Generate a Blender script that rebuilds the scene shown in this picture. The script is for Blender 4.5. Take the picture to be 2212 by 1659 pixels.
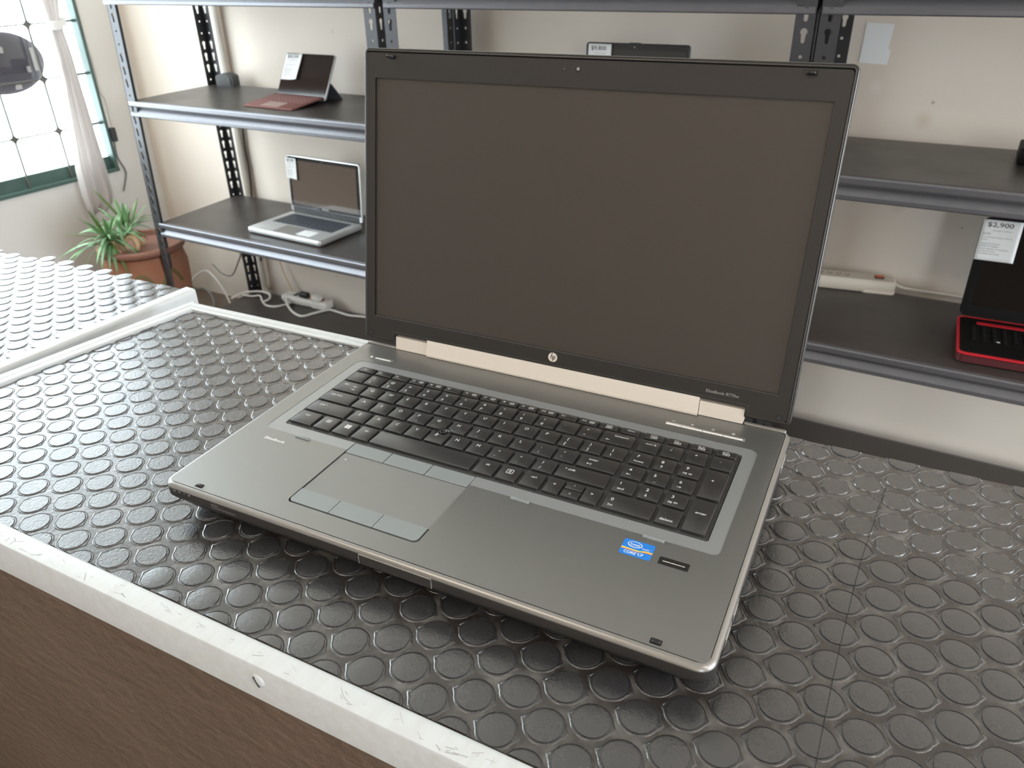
import bpy, bmesh, math, random
from math import sin, cos, pi, radians as RAD
from mathutils import Matrix, Vector
from mathutils.geometry import tessellate_polygon

for _o in list(bpy.data.objects):
    bpy.data.objects.remove(_o)
SC = bpy.context.scene
COL = SC.collection
random.seed(7)

H = 0.93                 # height of the laptop's palm rest above the floor; heights below are given from it
YAW = RAD(3.3)           # the laptop and the counters are turned a little against the shelving
WALL_Y, WALL_X = 1.79, -2.633


def lin(r, g, b):
    def c(v):
        v /= 255.0
        return v / 12.92 if v <= 0.04045 else ((v + 0.055) / 1.055) ** 2.4
    return (c(r), c(g), c(b), 1.0)


# ------------------------------------------------------------------ camera, sky, lights, exposure
cam = bpy.data.objects.new('camera', bpy.data.cameras.new('camera'))
COL.objects.link(cam)
cam.data.sensor_fit = 'HORIZONTAL'
cam.data.sensor_width = 36.0
cam.data.lens = 1667.05 / 2212 * 36.0
cam.data.clip_start = 0.02
_r, _u, _f = (0.869562, 0.493420, -0.019977), (-0.225340, 0.432466, 0.873038), (-0.439413, 0.754659, -0.487243)
cam.matrix_world = Matrix(((_r[0], _u[0], -_f[0], 0.25918), (_r[1], _u[1], -_f[1], -0.28955),
                           (_r[2], _u[2], -_f[2], 0.33837 + H), (0, 0, 0, 1)))
cam.data.dof.use_dof = True
cam.data.dof.focus_distance = 0.54
cam.data.dof.aperture_fstop = 18.0
SC.camera = cam

world = bpy.data.worlds.new('sky')
SC.world = world
world.use_nodes = True
_bg = world.node_tree.nodes['Background']
_bg.inputs[0].default_value = (0.82, 0.92, 1.0, 1)
_bg.inputs[1].default_value = 14.0


def area(name, loc, rot, sx, sy, power=0, col=(1, 1, 1), portal=False):
    l = bpy.data.lights.new(name, 'AREA')
    l.shape = 'RECTANGLE'
    l.size, l.size_y = sx, sy
    l.energy = power
    l.color = col
    if portal:
        l.cycles.is_portal = True
    o = bpy.data.objects.new(name, l)
    o.location = loc
    o.rotation_euler = rot
    COL.objects.link(o)
    return o


# portals (they only steer the sky light through the two openings)
area('window_portal', (WALL_X - 0.10, 0.66, H + 0.6085), (0, RAD(-90), 0), 1.983, 1.92, portal=True)
area('shopfront_portal', (3.6, -5.05, 1.26), (RAD(90), 0, 0), 1.0, 2.48, portal=True)
area('side_door_portal', (4.3, 0.4, 1.21), (0, RAD(90), 0), 2.38, 2.6, portal=True)
# unseen warm fill lights, added under the ceiling to brighten the room
for _x, _y in ((-0.7, -1.3), (2.0, -0.6), (0.6, -3.4)):
    area('warm_fill_light', (_x, _y, 2.52), (0, 0, 0), 1.2, 0.25, power=14, col=(1.0, 0.86, 0.72))

SC.view_settings.view_transform = 'Standard'
SC.view_settings.look = 'None'
SC.view_settings.gamma = 1.0
SC.view_settings.use_curve_mapping = False
SC.view_settings.exposure = -0.14
SC.cycles.use_denoising = True
SC.cycles.max_bounces = 8
SC.cycles.diffuse_bounces = 5
SC.cycles.glossy_bounces = 4
SC.cycles.sample_clamp_indirect = 6.0


# ------------------------------------------------------------------ materials
def pbr(name, col, rough=0.5, metal=0.0, spec=0.5, bump=0.0, bscale=300.0, stretch=(1, 1, 1), var=0.0, vscale=6.0,
        vcol=None, space='OBJ', detail=3.0, bdist=0.001, rvar=0.0, trans=0.0, ior=1.5, vmin=0.35):
    m = bpy.data.materials.new(name)
    m.use_nodes = True
    nt = m.node_tree
    p = nt.nodes['Principled BSDF']
    p.inputs['Base Color'].default_value = col
    p.inputs['Roughness'].default_value = rough
    p.inputs['Metallic'].default_value = metal
    p.inputs['Specular IOR Level'].default_value = spec
    if trans:
        p.inputs['Transmission Weight'].default_value = trans
    p.inputs['IOR'].default_value = ior
    if bump or var or rvar:
        if space == 'OBJ':
            src = nt.nodes.new('ShaderNodeTexCoord').outputs['Object']
        else:
            src = nt.nodes.new('ShaderNodeNewGeometry').outputs['Position']
        mp = nt.nodes.new('ShaderNodeMapping')
        mp.inputs['Scale'].default_value = stretch
        nt.links.new(src, mp.inputs['Vector'])
    if bump:
        n = nt.nodes.new('ShaderNodeTexNoise')
        n.inputs['Scale'].default_value = bscale
        n.inputs['Detail'].default_value = detail
        b = nt.nodes.new('ShaderNodeBump')
        b.inputs['Strength'].default_value = bump
        b.inputs['Distance'].default_value = bdist
        nt.links.new(mp.outputs[0], n.inputs['Vector'])
        nt.links.new(n.outputs['Fac'], b.inputs['Height'])
        nt.links.new(b.outputs[0], p.inputs['Normal'])
    if var or rvar:
        n2 = nt.nodes.new('ShaderNodeTexNoise')
        n2.inputs['Scale'].default_value = vscale
        n2.inputs['Detail'].default_value = 4.0
        nt.links.new(mp.outputs[0], n2.inputs['Vector'])
        rp = nt.nodes.new('ShaderNodeMapRange')
        rp.inputs['From Min'].default_value = vmin
        rp.inputs['From Max'].default_value = 0.72
        nt.links.new(n2.outputs['Fac'], rp.inputs['Value'])
    if var:
        mx = nt.nodes.new('ShaderNodeMix')
        mx.data_type = 'RGBA'
        mx.inputs['A'].default_value = col
        mx.inputs['B'].default_value = vcol or tuple(c * 0.7 for c in col[:3]) + (1,)
        mu = nt.nodes.new('ShaderNodeMath')
        mu.operation = 'MULTIPLY'
        mu.inputs[1].default_value = var
        nt.links.new(rp.outputs[0], mu.inputs[0])
        nt.links.new(mu.outputs[0], mx.inputs['Factor'])
        nt.links.new(mx.outputs['Result'], p.inputs['Base Color'])
    if rvar:
        mr = nt.nodes.new('ShaderNodeMapRange')
        mr.inputs['To Min'].default_value = rough
        mr.inputs['To Max'].default_value = rough + rvar
        nt.links.new(rp.outputs[0], mr.inputs['Value'])
        nt.links.new(mr.outputs[0], p.inputs['Roughness'])
    return m


M = {}
# small stains and knocks of the old wall paint: x, height, radius, colour
STAINS = [(0.383, H - 0.208, 0.030, lin(214, 186, 146)), (0.380, H - 0.207, 0.011, lin(150, 108, 72)), (0.176, H + 0.022, 0.006, lin(120, 100, 84)), (0.165, H - 0.020, 0.030, lin(206, 190, 170)),
          (0.340, H + 0.104, 0.0035, lin(110, 98, 88)), (0.352, H + 0.083, 0.003, lin(150, 110, 80)), (0.150, H - 0.22, 0.028, lin(210, 195, 178)), (0.30, H - 0.255, 0.003, lin(140, 125, 112)),
          (-2.33, H + 0.085, 0.010, lin(205, 190, 180)), (-1.59, H + 0.13, 0.008, lin(205, 195, 188)), (0.05, H + 0.05, 0.02, lin(235, 228, 216)), (-1.72, H - 0.73, 0.006, lin(150, 138, 128))]
M['wall'] = pbr('wall_paint', lin(228, 216, 203), 0.75, spec=0.25, bump=0.35, bscale=9, bdist=0.004, var=0.35, vscale=2.3, vcol=lin(216, 202, 186), space='POS')
_wn = M['wall'].node_tree
_wp = _wn.nodes['Principled BSDF']
_src = _wp.inputs['Base Color'].links[0].from_socket
_geo = _wn.nodes.new('ShaderNodeNewGeometry')
_nz = _wn.nodes.new('ShaderNodeTexNoise')
_nz.inputs['Scale'].default_value = 28
for _sx, _sz, _sr, _sc in STAINS:
    _vd = _wn.nodes.new('ShaderNodeVectorMath')
    _vd.operation = 'DISTANCE'
    _vd.inputs[1].default_value = (_sx, WALL_Y, _sz)
    _wn.links.new(_geo.outputs['Position'], _vd.inputs[0])
    _md = _wn.nodes.new('ShaderNodeMath')
    _md.operation = 'MULTIPLY_ADD'
    _md.inputs[1].default_value = _sr * 1.6
    _wn.links.new(_nz.outputs['Fac'], _md.inputs[0])
    _wn.links.new(_vd.outputs['Value'], _md.inputs[2])
    _mr = _wn.nodes.new('ShaderNodeMapRange')
    _mr.inputs['From Min'].default_value = _sr * 0.75
    _mr.inputs['From Max'].default_value = _sr * 1.7
    _mr.inputs['To Min'].default_value = 0.8
    _mr.inputs['To Max'].default_value = 0.0
    _wn.links.new(_md.outputs[0], _mr.inputs['Value'])
    _mx = _wn.nodes.new('ShaderNodeMix')
    _mx.data_type = 'RGBA'
    _mx.inputs['B'].default_value = _sc
    _wn.links.new(_mr.outputs[0], _mx.inputs['Factor'])
    _wn.links.new(_src, _mx.inputs['A'])
    _src = _mx.outputs['Result']
_wn.links.new(_src, _wp.inputs['Base Color'])
M['wall_left'] = pbr('wall_paint_left', lin(218, 216, 212), 0.75, spec=0.25, bump=0.3, bscale=9, bdist=0.004, var=0.3, vscale=2.0, vcol=lin(214, 206, 196), space='POS')
M['ceiling'] = pbr('ceiling_paint', lin(225, 218, 208), 0.8, spec=0.2)
M['floor'] = pbr('floor_concrete', lin(120, 104, 90), 0.6, bump=0.3, bscale=20, var=0.6, vscale=5, vcol=lin(88, 74, 62), space='POS')
M['plaster_brown'] = pbr('brown_plaster', lin(106, 90, 78), 0.5, spec=0.4, bump=1.0, bscale=95, bdist=0.004, stretch=(0.7, 1, 1.1), var=0.5, vscale=10, vcol=lin(92, 77, 66), detail=7)
M['white_trim'] = pbr('white_enamel', lin(206, 211, 214), 0.28, spec=0.5, var=0.25, vscale=160, vcol=lin(176, 172, 164), stretch=(1, 0.25, 1), rvar=0.15)
M['rubber'] = pbr('rubber_stud', lin(54, 54, 56), 0.22, spec=0.5, ior=1.9, bump=0.32, bscale=620, bdist=0.0006, space='POS', rvar=0.12, vscale=40, var=0.3, vcol=lin(62, 61, 60))
M['rubber_base'] = pbr('rubber_sheet', lin(50, 46, 44), 0.24, spec=0.5, ior=1.7, bump=0.25, bscale=260, bdist=0.0006, space="POS", var=0.45, vscale=52, vcol=lin(136, 135, 132), vmin=0.46)
M['plywood'] = pbr('plywood_edge', lin(176, 148, 112), 0.6, bump=0.3, bscale=90, var=0.5, vscale=50)
M['black'] = pbr('black_gap', lin(14, 13, 13), 0.6)
M['dark_metal'] = pbr('shelf_paint', lin(104, 104, 109), 0.34, metal=0.55, spec=0.6, bump=0.12, bscale=120, var=0.3, vscale=30, vcol=lin(118, 114, 114))
M['post_metal'] = pbr('post_paint', lin(70, 70, 73), 0.40, metal=0.5, spec=0.5, bump=0.15, bscale=120, var=0.3, vscale=30, vcol=lin(64, 62, 62))
M['shelf_panel'] = pbr('shelf_laminate', lin(60, 54, 51), 0.33, spec=0.5, bump=0.1, bscale=300, rvar=0.08, vscale=8)
M['alu'] = pbr('brushed_panel', lin(136, 136, 134), 0.36, metal=0.75, bump=0.10, bscale=60, bdist=0.0002, stretch=(40, 1.2, 1), rvar=0.05, vscale=50)
M['alu_rim'] = pbr('satin_rim', lin(150, 148, 145), 0.33, metal=0.7)
M['deck'] = pbr('grey_deck', lin(150, 153, 154), 0.40, metal=0.4, bump=0.04, bscale=2500, bdist=0.0002)
M['pad'] = pbr('touchpad_film', lin(132, 132, 130), 0.5, metal=0.3, bump=0.05, bscale=2500, bdist=0.0002)
M['pad_button'] = pbr('touchpad_button_rubber', lin(136, 142, 143), 0.52, metal=0.2, bump=0.05, bscale=2500, bdist=0.0002)
M['body'] = pbr('dark_body', lin(62, 59, 57), 0.42, metal=0.3)
M['key'] = pbr('key_plastic', lin(42, 41, 41), 0.36, spec=1.0, bump=0.05, bscale=3000, bdist=0.0001)
M['kplate'] = pbr('key_plate', lin(62, 62, 62), 0.45, spec=0.5)
M['print'] = pbr('white_print', lin(214, 216, 216), 0.5)
M['print_dark'] = pbr('dark_print', lin(62, 56, 54), 0.7)
M['print_grey'] = pbr('grey_print', lin(150, 146, 142), 0.7)
M['print_dim'] = pbr('dim_print', lin(92, 98, 92), 0.7)
M['bezel'] = pbr('bezel_plastic', lin(44, 41, 39), 0.45, spec=0.5, bump=0.06, bscale=2600, bdist=0.0002)
M['screen'] = pbr('matte_screen', lin(62, 56, 51), 0.42, spec=0.6)
M['lidshell'] = pbr('lid_shell', lin(72, 70, 68), 0.36, metal=0.45)
M['hinge'] = pbr('champagne_metal', lin(228, 219, 209), 0.42, metal=0.1)
M['chrome'] = pbr('bright_metal', lin(215, 213, 208), 0.25, metal=0.8)
M['rubber_black'] = pbr('black_rubber', lin(26, 25, 25), 0.4)
M['blue'] = pbr('sticker_blue', lin(40, 125, 215), 0.3)
M['yellow'] = pbr('sticker_yellow', lin(238, 205, 60), 0.3)
M['orange'] = pbr('sticker_orange', lin(240, 140, 70), 0.3)
M['white'] = pbr('white_gloss', lin(238, 238, 238), 0.35)
M['paper'] = pbr('paper', lin(242, 242, 241), 0.7, spec=0.2)
M['silver'] = pbr('silver_laptop', lin(205, 205, 204), 0.36, metal=0.6)
M['glass_black'] = pbr('black_glass', lin(24, 21, 20), 0.06, spec=0.6)
M['screen_taupe'] = pbr('glossy_taupe_screen', lin(92, 78, 68), 0.08, spec=0.5)
M['screen_brown'] = pbr('dark_screen', lin(48, 38, 34), 0.10, spec=0.5)
M['silver_key'] = pbr('dark_keys', lin(48, 54, 64), 0.4)
M['burgundy'] = pbr('burgundy_fabric', lin(124, 82, 76), 0.8, bump=0.2, bscale=900)
M['burgundy_key'] = pbr('burgundy_keys', lin(134, 92, 86), 0.6)
M['burgundy_pad'] = pbr('burgundy_pad', lin(164, 134, 126), 0.4)
M['dark_grey'] = pbr('dark_grey_plastic', lin(52, 52, 55), 0.45)
M['slate'] = pbr('slate_fabric', lin(92, 95, 102), 0.6)
M['red'] = pbr('red_plastic', lin(188, 34, 44), 0.35)
M['red_shaded'] = pbr('red_plastic_shaded', lin(74, 22, 26), 0.5)  # the red body side with its shade put into the colour
M['black_plastic'] = pbr('black_plastic', lin(20, 18, 17), 0.55, spec=0.12)
M['cream'] = pbr('cream_plastic', lin(222, 210, 195), 0.45)
M['switch'] = pbr('amber_switch', lin(205, 96, 50), 0.3)
M['cable_white'] = pbr('white_cable', lin(214, 208, 200), 0.5)
M['cable_grey'] = pbr('grey_cable', lin(120, 118, 114), 0.5)
M['cable_dark'] = pbr('dark_cable', lin(45, 48, 52), 0.5)
M['green'] = pbr('green_window_paint', lin(70, 92, 86), 0.42, var=0.35, vscale=18, vcol=lin(88, 110, 102))
M['grille'] = pbr('grille_iron', lin(88, 86, 80), 0.6)
M['curtain'] = pbr('curtain_cloth', lin(214, 208, 204), 0.85, spec=0.1, bump=0.15, bscale=400)
M['terracotta'] = pbr('terracotta', lin(140, 98, 76), 0.75, spec=0.2, bump=0.3, bscale=40, bdist=0.003, var=0.6, vscale=14, vcol=lin(136, 80, 56))
M['soil'] = pbr('soil', lin(96, 70, 48), 0.9, bump=0.8, bscale=90, bdist=0.006)
M['leaf'] = pbr('leaf', lin(120, 156, 112), 0.30, var=0.7, vscale=14, vcol=lin(70, 116, 50))
M['leaf_dark'] = pbr('leaf_dark', lin(88, 112, 52), 0.45, var=0.5, vscale=11, vcol=lin(70, 94, 44))
M['bulb'] = pbr('dry_stem', lin(206, 176, 134), 0.7, bump=0.3, bscale=60)
M['olive'] = pbr('olive_paint', lin(98, 84, 44), 0.7)
M['rim_brown'] = pbr('glazed_rim', lin(126, 84, 68), 0.6, bump=0.2, bscale=40)
M['sign'] = pbr('sign_back', lin(66, 61, 68), 0.75, spec=0.15)
M['sign_patch'] = pbr('sign_patch', lin(150, 142, 140), 0.5)

# the curtain lets part of the daylight through
_nt = M['curtain'].node_tree
_cm = _nt.nodes.new('ShaderNodeMixShader')
_cm.inputs[0].default_value = 0.38
_ct = _nt.nodes.new('ShaderNodeBsdfTranslucent')
_ct.inputs[0].default_value = lin(232, 228, 226)
_nt.links.new(_nt.nodes['Principled BSDF'].outputs[0], _cm.inputs[1])
_nt.links.new(_ct.outputs[0], _cm.inputs[2])
_nt.links.new(_cm.outputs[0], _nt.nodes['Material Output'].inputs['Surface'])

# clear glass that lets daylight through
_g = bpy.data.materials.new('window_glass')
_g.use_nodes = True
_nt = _g.node_tree
_nt.nodes.clear()
_out = _nt.nodes.new('ShaderNodeOutputMaterial')
_mix = _nt.nodes.new('ShaderNodeMixShader')
_mix.inputs[0].default_value = 0.06
_tr = _nt.nodes.new('ShaderNodeBsdfTransparent')
_tr.inputs[0].default_value = (0.97, 0.98, 0.97, 1)
_gl = _nt.nodes.new('ShaderNodeBsdfGlossy')
_gl.inputs['Roughness'].default_value = 0.02
_nt.links.new(_tr.outputs[0], _mix.inputs[1])
_nt.links.new(_gl.outputs[0], _mix.inputs[2])
_nt.links.new(_mix.outputs[0], _out.inputs['Surface'])
M['glass'] = _g


# ------------------------------------------------------------------ mesh building
class MB:
    def __init__(self):
        self.v, self.f, self.x = [], [], None

    def add(self, vs, fs):
        b = len(self.v)
        for p in vs:
            p = Vector(p)
            if self.x is not None:
                p = self.x @ p
            self.v.append(p[:])
        self.f += [tuple(b + i for i in f) for f in fs]
        return self

    def box(self, x0, x1, y0, y1, z0, z1):
        return self.add([(x0, y0, z0), (x1, y0, z0), (x1, y1, z0), (x0, y1, z0),
                         (x0, y0, z1), (x1, y0, z1), (x1, y1, z1), (x0, y1, z1)],
                        [(0, 3, 2, 1), (4, 5, 6, 7), (0, 1, 5, 4), (1, 2, 6, 5), (2, 3, 7, 6), (3, 0, 4, 7)])

    def loft(self, rings, cap0=True, cap1=True, closed=True):
        n = len(rings[0])
        vs = [p for r in rings for p in r]
        fs = []
        for k in range(len(rings) - 1):
            for i in range(n if closed else n - 1):
                j = (i + 1) % n
                fs.append((k * n + i, k * n + j, (k + 1) * n + j, (k + 1) * n + i))
        if cap0:
            fs.append(tuple(range(n - 1, -1, -1)))
        if cap1:
            fs.append(tuple((len(rings) - 1) * n + i for i in range(n)))
        return self.add(vs, fs)

    def plate(self, outer, holes, z0, z1):
        loops = [outer] + list(holes)
        flat = [p for l in loops for p in l]
        tri = tessellate_polygon([[Vector((p[0], p[1], 0)) for p in l] for l in loops])
        n = len(flat)
        vs = [(p[0], p[1], z1) for p in flat] + [(p[0], p[1], z0) for p in flat]
        fs = []
        for a, b, c in tri:
            pa, pb, pc = flat[a], flat[b], flat[c]
            s = (pb[0] - pa[0]) * (pc[1] - pa[1]) - (pb[1] - pa[1]) * (pc[0] - pa[0])
            if abs(s) < 1e-14:
                continue
            if s < 0:
                b, c = c, b
            fs.append((a, b, c))
            fs.append((n + a, n + c, n + b))
        o = 0
        for l in loops:
            m = len(l)
            ar = sum(l[i][0] * l[(i + 1) % m][1] - l[(i + 1) % m][0] * l[i][1] for i in range(m))
            flip = (ar < 0) == (l is outer)
            for i in range(m):
                j = (i + 1) % m
                q = (n + o + i, n + o + j, o + j, o + i)
                fs.append(q[::-1] if flip else q)
            o += m
        return self.add(vs, fs)

    def tube(self, pts, r, n=8, smooth=6):
        pts = [Vector(p) for p in pts]
        if smooth > 1 and len(pts) > 2:
            pts = spline(pts, smooth)
        rings = []
        prev = None
        for i, p in enumerate(pts):
            t = (pts[min(i + 1, len(pts) - 1)] - pts[max(i - 1, 0)]).normalized()
            a = prev if prev is not None else (Vector((0, 0, 1)) if abs(t.z) < 0.9 else Vector((1, 0, 0)))
            a = (a - t * a.dot(t)).normalized()
            prev = a
            b = t.cross(a)
            rings.append([p + (a * cos(k * 2 * pi / n) + b * sin(k * 2 * pi / n)) * r for k in range(n)])
        return self.loft(rings)

    def lathe(self, prof, c=(0, 0, 0), n=32, sx=1, sy=1):
        rings = [[(c[0] + r * sx * cos(k * 2 * pi / n), c[1] + r * sy * sin(k * 2 * pi / n), c[2] + z) for k in range(n)] for r, z in prof]
        return self.loft(rings)

    def rbox(self, x0, x1, y0, y1, z0, z1, r=0.002, ch=0.0005, n=4, bot=None):
        b = ch if bot is None else bot
        R = [(rrect(x0 + b, x1 - b, y0 + b, y1 - b, max(r - b, 1e-5), n), z0), (rrect(x0, x1, y0, y1, r, n), z0 + b),
             (rrect(x0, x1, y0, y1, r, n), z1 - ch), (rrect(x0 + ch, x1 - ch, y0 + ch, y1 - ch, max(r - ch, 1e-5), n), z1)]
        if b == 0:
            R = R[1:]
        return self.loft([[(p[0], p[1], z) for p in ring] for ring, z in R])

    def text(self, s, x, y, h, z=0.0, align='L', sx=1.0, slant=0.0):
        vs, fs, w = text_data(s)
        k = h
        o = {'L': 0, 'C': -w * k * sx / 2, 'R': -w * k * sx}[align]
        return self.add([(x + o + (p[0] + slant * p[1]) * k * sx, y + p[1] * k, z) for p in vs], fs)

    def build(self, name, mat, parent=None, smooth=None, loc=None, **props):
        me = bpy.data.meshes.new(name)
        me.from_pydata(self.v, [], self.f)
        me.validate()
        me.materials.append(M[mat] if isinstance(mat, str) else mat)
        o = bpy.data.objects.new(name, me)
        COL.objects.link(o)
        if smooth:
            for p in me.polygons:
                p.use_smooth = True
            me.set_sharp_from_angle(angle=RAD(smooth))
        if parent is not None:
            o.parent = parent
        if loc is not None:
            o.location = loc
        for k, v in props.items():
            o[k] = v
        return o


def spline(pts, k):
    out = []
    n = len(pts)
    for i in range(n - 1):
        p0, p1, p2, p3 = pts[max(i - 1, 0)], pts[i], pts[i + 1], pts[min(i + 2, n - 1)]
        for j in range(k):
            t = j / k
            out.append(0.5 * ((2 * p1) + (p2 - p0) * t + (2 * p0 - 5 * p1 + 4 * p2 - p3) * t * t + (3 * p1 - p0 - 3 * p2 + p3) * t ** 3))
    out.append(pts[-1])
    return out


def rrect(x0, x1, y0, y1, r, n=4):
    out = []
    for cx, cy, a in ((x1 - r, y0 + r, -90), (x1 - r, y1 - r, 0), (x0 + r, y1 - r, 90), (x0 + r, y0 + r, 180)):
        for i in range(n + 1):
            t = RAD(a + 90 * i / n)
            out.append((cx + r * cos(t), cy + r * sin(t)))
    return out


def ellipse(cx, cy, rx, ry, n=24):
    return [(cx + rx * cos(i * 2 * pi / n), cy + ry * sin(i * 2 * pi / n)) for i in range(n)]


_TXT = {}


def text_data(s):
    if s not in _TXT:
        cu = bpy.data.curves.new('t', 'FONT')
        cu.body = s
        cu.size = 1.0
        cu.resolution_u = 3
        cu.offset = 0.008
        ob = bpy.data.objects.new('t', cu)
        me = bpy.data.meshes.new_from_object(ob)
        vs = [(v.co.x, v.co.y) for v in me.vertices]
        fs = [tuple(p.vertices) for p in me.polygons]
        bpy.data.meshes.remove(me)
        bpy.data.objects.remove(ob)
        bpy.data.curves.remove(cu)
        x0 = min(v[0] for v in vs)
        c = 0.70
        vs = [((v[0] - x0) / c, v[1] / c, 0) for v in vs]
        _TXT[s] = (vs, fs, max(v[0] for v in vs))
    return _TXT[s]


def thing(name, label, cat, loc=(0, 0, 0), rz=0.0, group=None):
    o = bpy.data.objects.new(name, None)
    o.empty_display_size = 0.05
    COL.objects.link(o)
    o.location = loc
    o.rotation_euler = (0, 0, rz)
    return tag(o, label, cat, group)


def tag(o, label, cat, group=None):
    o['label'] = label
    o['category'] = cat
    if group:
        o['group'] = group
    return o


def structure(o):
    o['kind'] = 'structure'
    return o


def copy_part(src, parent, loc):
    c = src.copy()
    COL.objects.link(c)
    c.parent = parent
    c.location = loc
    return c


def turn(x, y, z=0.0):
    return (x * cos(YAW) - y * sin(YAW), x * sin(YAW) + y * cos(YAW), z)


# ------------------------------------------------------------------ the room
structure(MB().box(WALL_X - 0.12, 4.32, -5.0, WALL_Y, -0.1, 0).build('floor', 'floor'))
structure(MB().box(WALL_X - 0.12, 4.32, WALL_Y, WALL_Y + 0.12, 0, 2.62).build('wall_back', 'wall'))
structure(MB().plate([(-5.0, 0), (WALL_Y, 0), (WALL_Y, 2.62), (-5.0, 2.62)], [[(-0.9, 0.02), (1.7, 0.02), (1.7, 2.4), (-0.9, 2.4)]], 0, 0.12)
          .build('wall_right', 'wall'))
_o = bpy.data.objects['wall_right']
_o.matrix_world = Matrix(((0, 0, 1, 4.2), (1, 0, 0, 0), (0, 1, 0, 0), (0, 0, 0, 1)))
structure(MB().box(WALL_X - 0.12, 4.32, -5.0, WALL_Y, 2.62, 2.72).build('ceiling', 'ceiling'))
WY0, WY1, WZ0, WZ1 = -0.30, 1.62, H - 0.383, H + 1.60       # the window opening in the left wall
structure(MB().plate([(-5.0, 0), (WALL_Y, 0), (WALL_Y, 2.62), (-5.0, 2.62)], [[(WY0, WZ0), (WY1, WZ0), (WY1, WZ1), (WY0, WZ1)]], 0, 0.04)
          .build('wall_left', 'wall_left'))
_o = bpy.data.objects['wall_left']
_o.matrix_world = Matrix(((0, 0, 1, WALL_X - 0.04), (1, 0, 0, 0), (0, 1, 0, 0), (0, 0, 0, 1)))
structure(MB().plate([(WALL_X - 0.12, 0), (4.32, 0), (4.32, 2.62), (WALL_X - 0.12, 2.62)], [[(3.1, 0.02), (4.1, 0.02), (4.1, 2.5), (3.1, 2.5)]], 0, 0.1)
          .build('wall_front', 'wall'))
_o = bpy.data.objects['wall_front']
_o.matrix_world = Matrix(((1, 0, 0, 0), (0, 0, -1, -5.0), (0, 1, 0, 0), (0, 0, 0, 1)))

# window: green steel frame, glass, iron grille with star-shaped crossings
win = bpy.data.objects.new('window_1', None)
COL.objects.link(win)
win.location = (WALL_X, 0.66, WZ0)
structure(win)


def wbox(mb, x0, x1, y0, y1, z0, z1):
    return mb.box(x0, x1, y0 - 0.66, y1 - 0.66, z0 - WZ0, z1 - WZ0)


wbox(MB(), -0.04, 0.006, WY0, WY1, WZ0, WZ0 + 0.012).build('window_sill', 'green', win)
wbox(MB(), -0.034, -0.022, WY0, WY1, WZ0 + 0.012, WZ0 + 0.056).build('frame_rail', 'green', win)
wbox(MB(), -0.034, -0.016, WY0, WY1, WZ1 - 0.05, WZ1).build('frame_rail', 'green', win)
wbox(MB(), -0.034, 0.003, WY1 - 0.012, WY1, WZ0 + 0.012, WZ1).build('jamb', 'green', win)
wbox(MB(), -0.034, 0.003, WY0, WY0 + 0.016, WZ0 + 0.012, WZ1).build('jamb', 'green', win)
wbox(MB(), -0.034, -0.004, 1.524, 1.544, WZ0 + 0.056, WZ1 - 0.05).build('mullion', 'green', win)
wbox(MB(), -0.030, -0.027, 1.544, WY1 - 0.012, WZ0 + 0.056, WZ1 - 0.05).build('pane', 'glass', win)
wbox(MB(), -0.030, -0.027, WY0 + 0.016, 1.524, WZ0 + 0.056, WZ1 - 0.05).build('pane', 'glass', win)
gy = [1.430 - 0.166 * i for i in range(11)]
gz = [H - 0.020 + 0.178 * i for i in range(-1, 9)]
for y in gy:
    wbox(MB(), -0.014, -0.008, y - 0.0028, y + 0.0028, WZ0 + 0.006, WZ1).build('grille_bar', 'grille', win)
for z in gz:
    wbox(MB(), -0.013, -0.009, WY0, 1.524, z - 0.0026, z + 0.0026).build('grille_bar', 'grille', win)
    wbox(MB(), -0.024, -0.008, 1.544, WY1 - 0.012, z - 0.004, z + 0.004).build('grille_bar', 'green', win)
star = []
for q in range(4):
    a0 = q * pi / 2
    for i in range(5):
        t = i / 5
        c = Vector((0.017, 0.017))
        ang = pi + pi / 2 * t if False else 0
        u = 0.017 * (1 - sin(t * pi / 2)) + 0.0021
        w = 0.017 * (1 - cos(t * pi / 2)) + 0.0021
        px, py = u, w
        star.append((px * cos(a0) - py * sin(a0), px * sin(a0) + py * cos(a0)))
node = None
for y in gy[:5]:
    for z in gz[:5]:
        loc = (-0.016, y - 0.66, z - WZ0)
        if node is None:
            mb = MB()
            mb.x = Matrix(((0, 0, 1, 0), (1, 0, 0, 0), (0, 1, 0, 0), (0, 0, 0, 1)))
            node = mb.plate(star, [], 0, 0.009).build('grille_star', 'grille', win, loc=loc)
        else:
            copy_part(node, win, loc)

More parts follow.
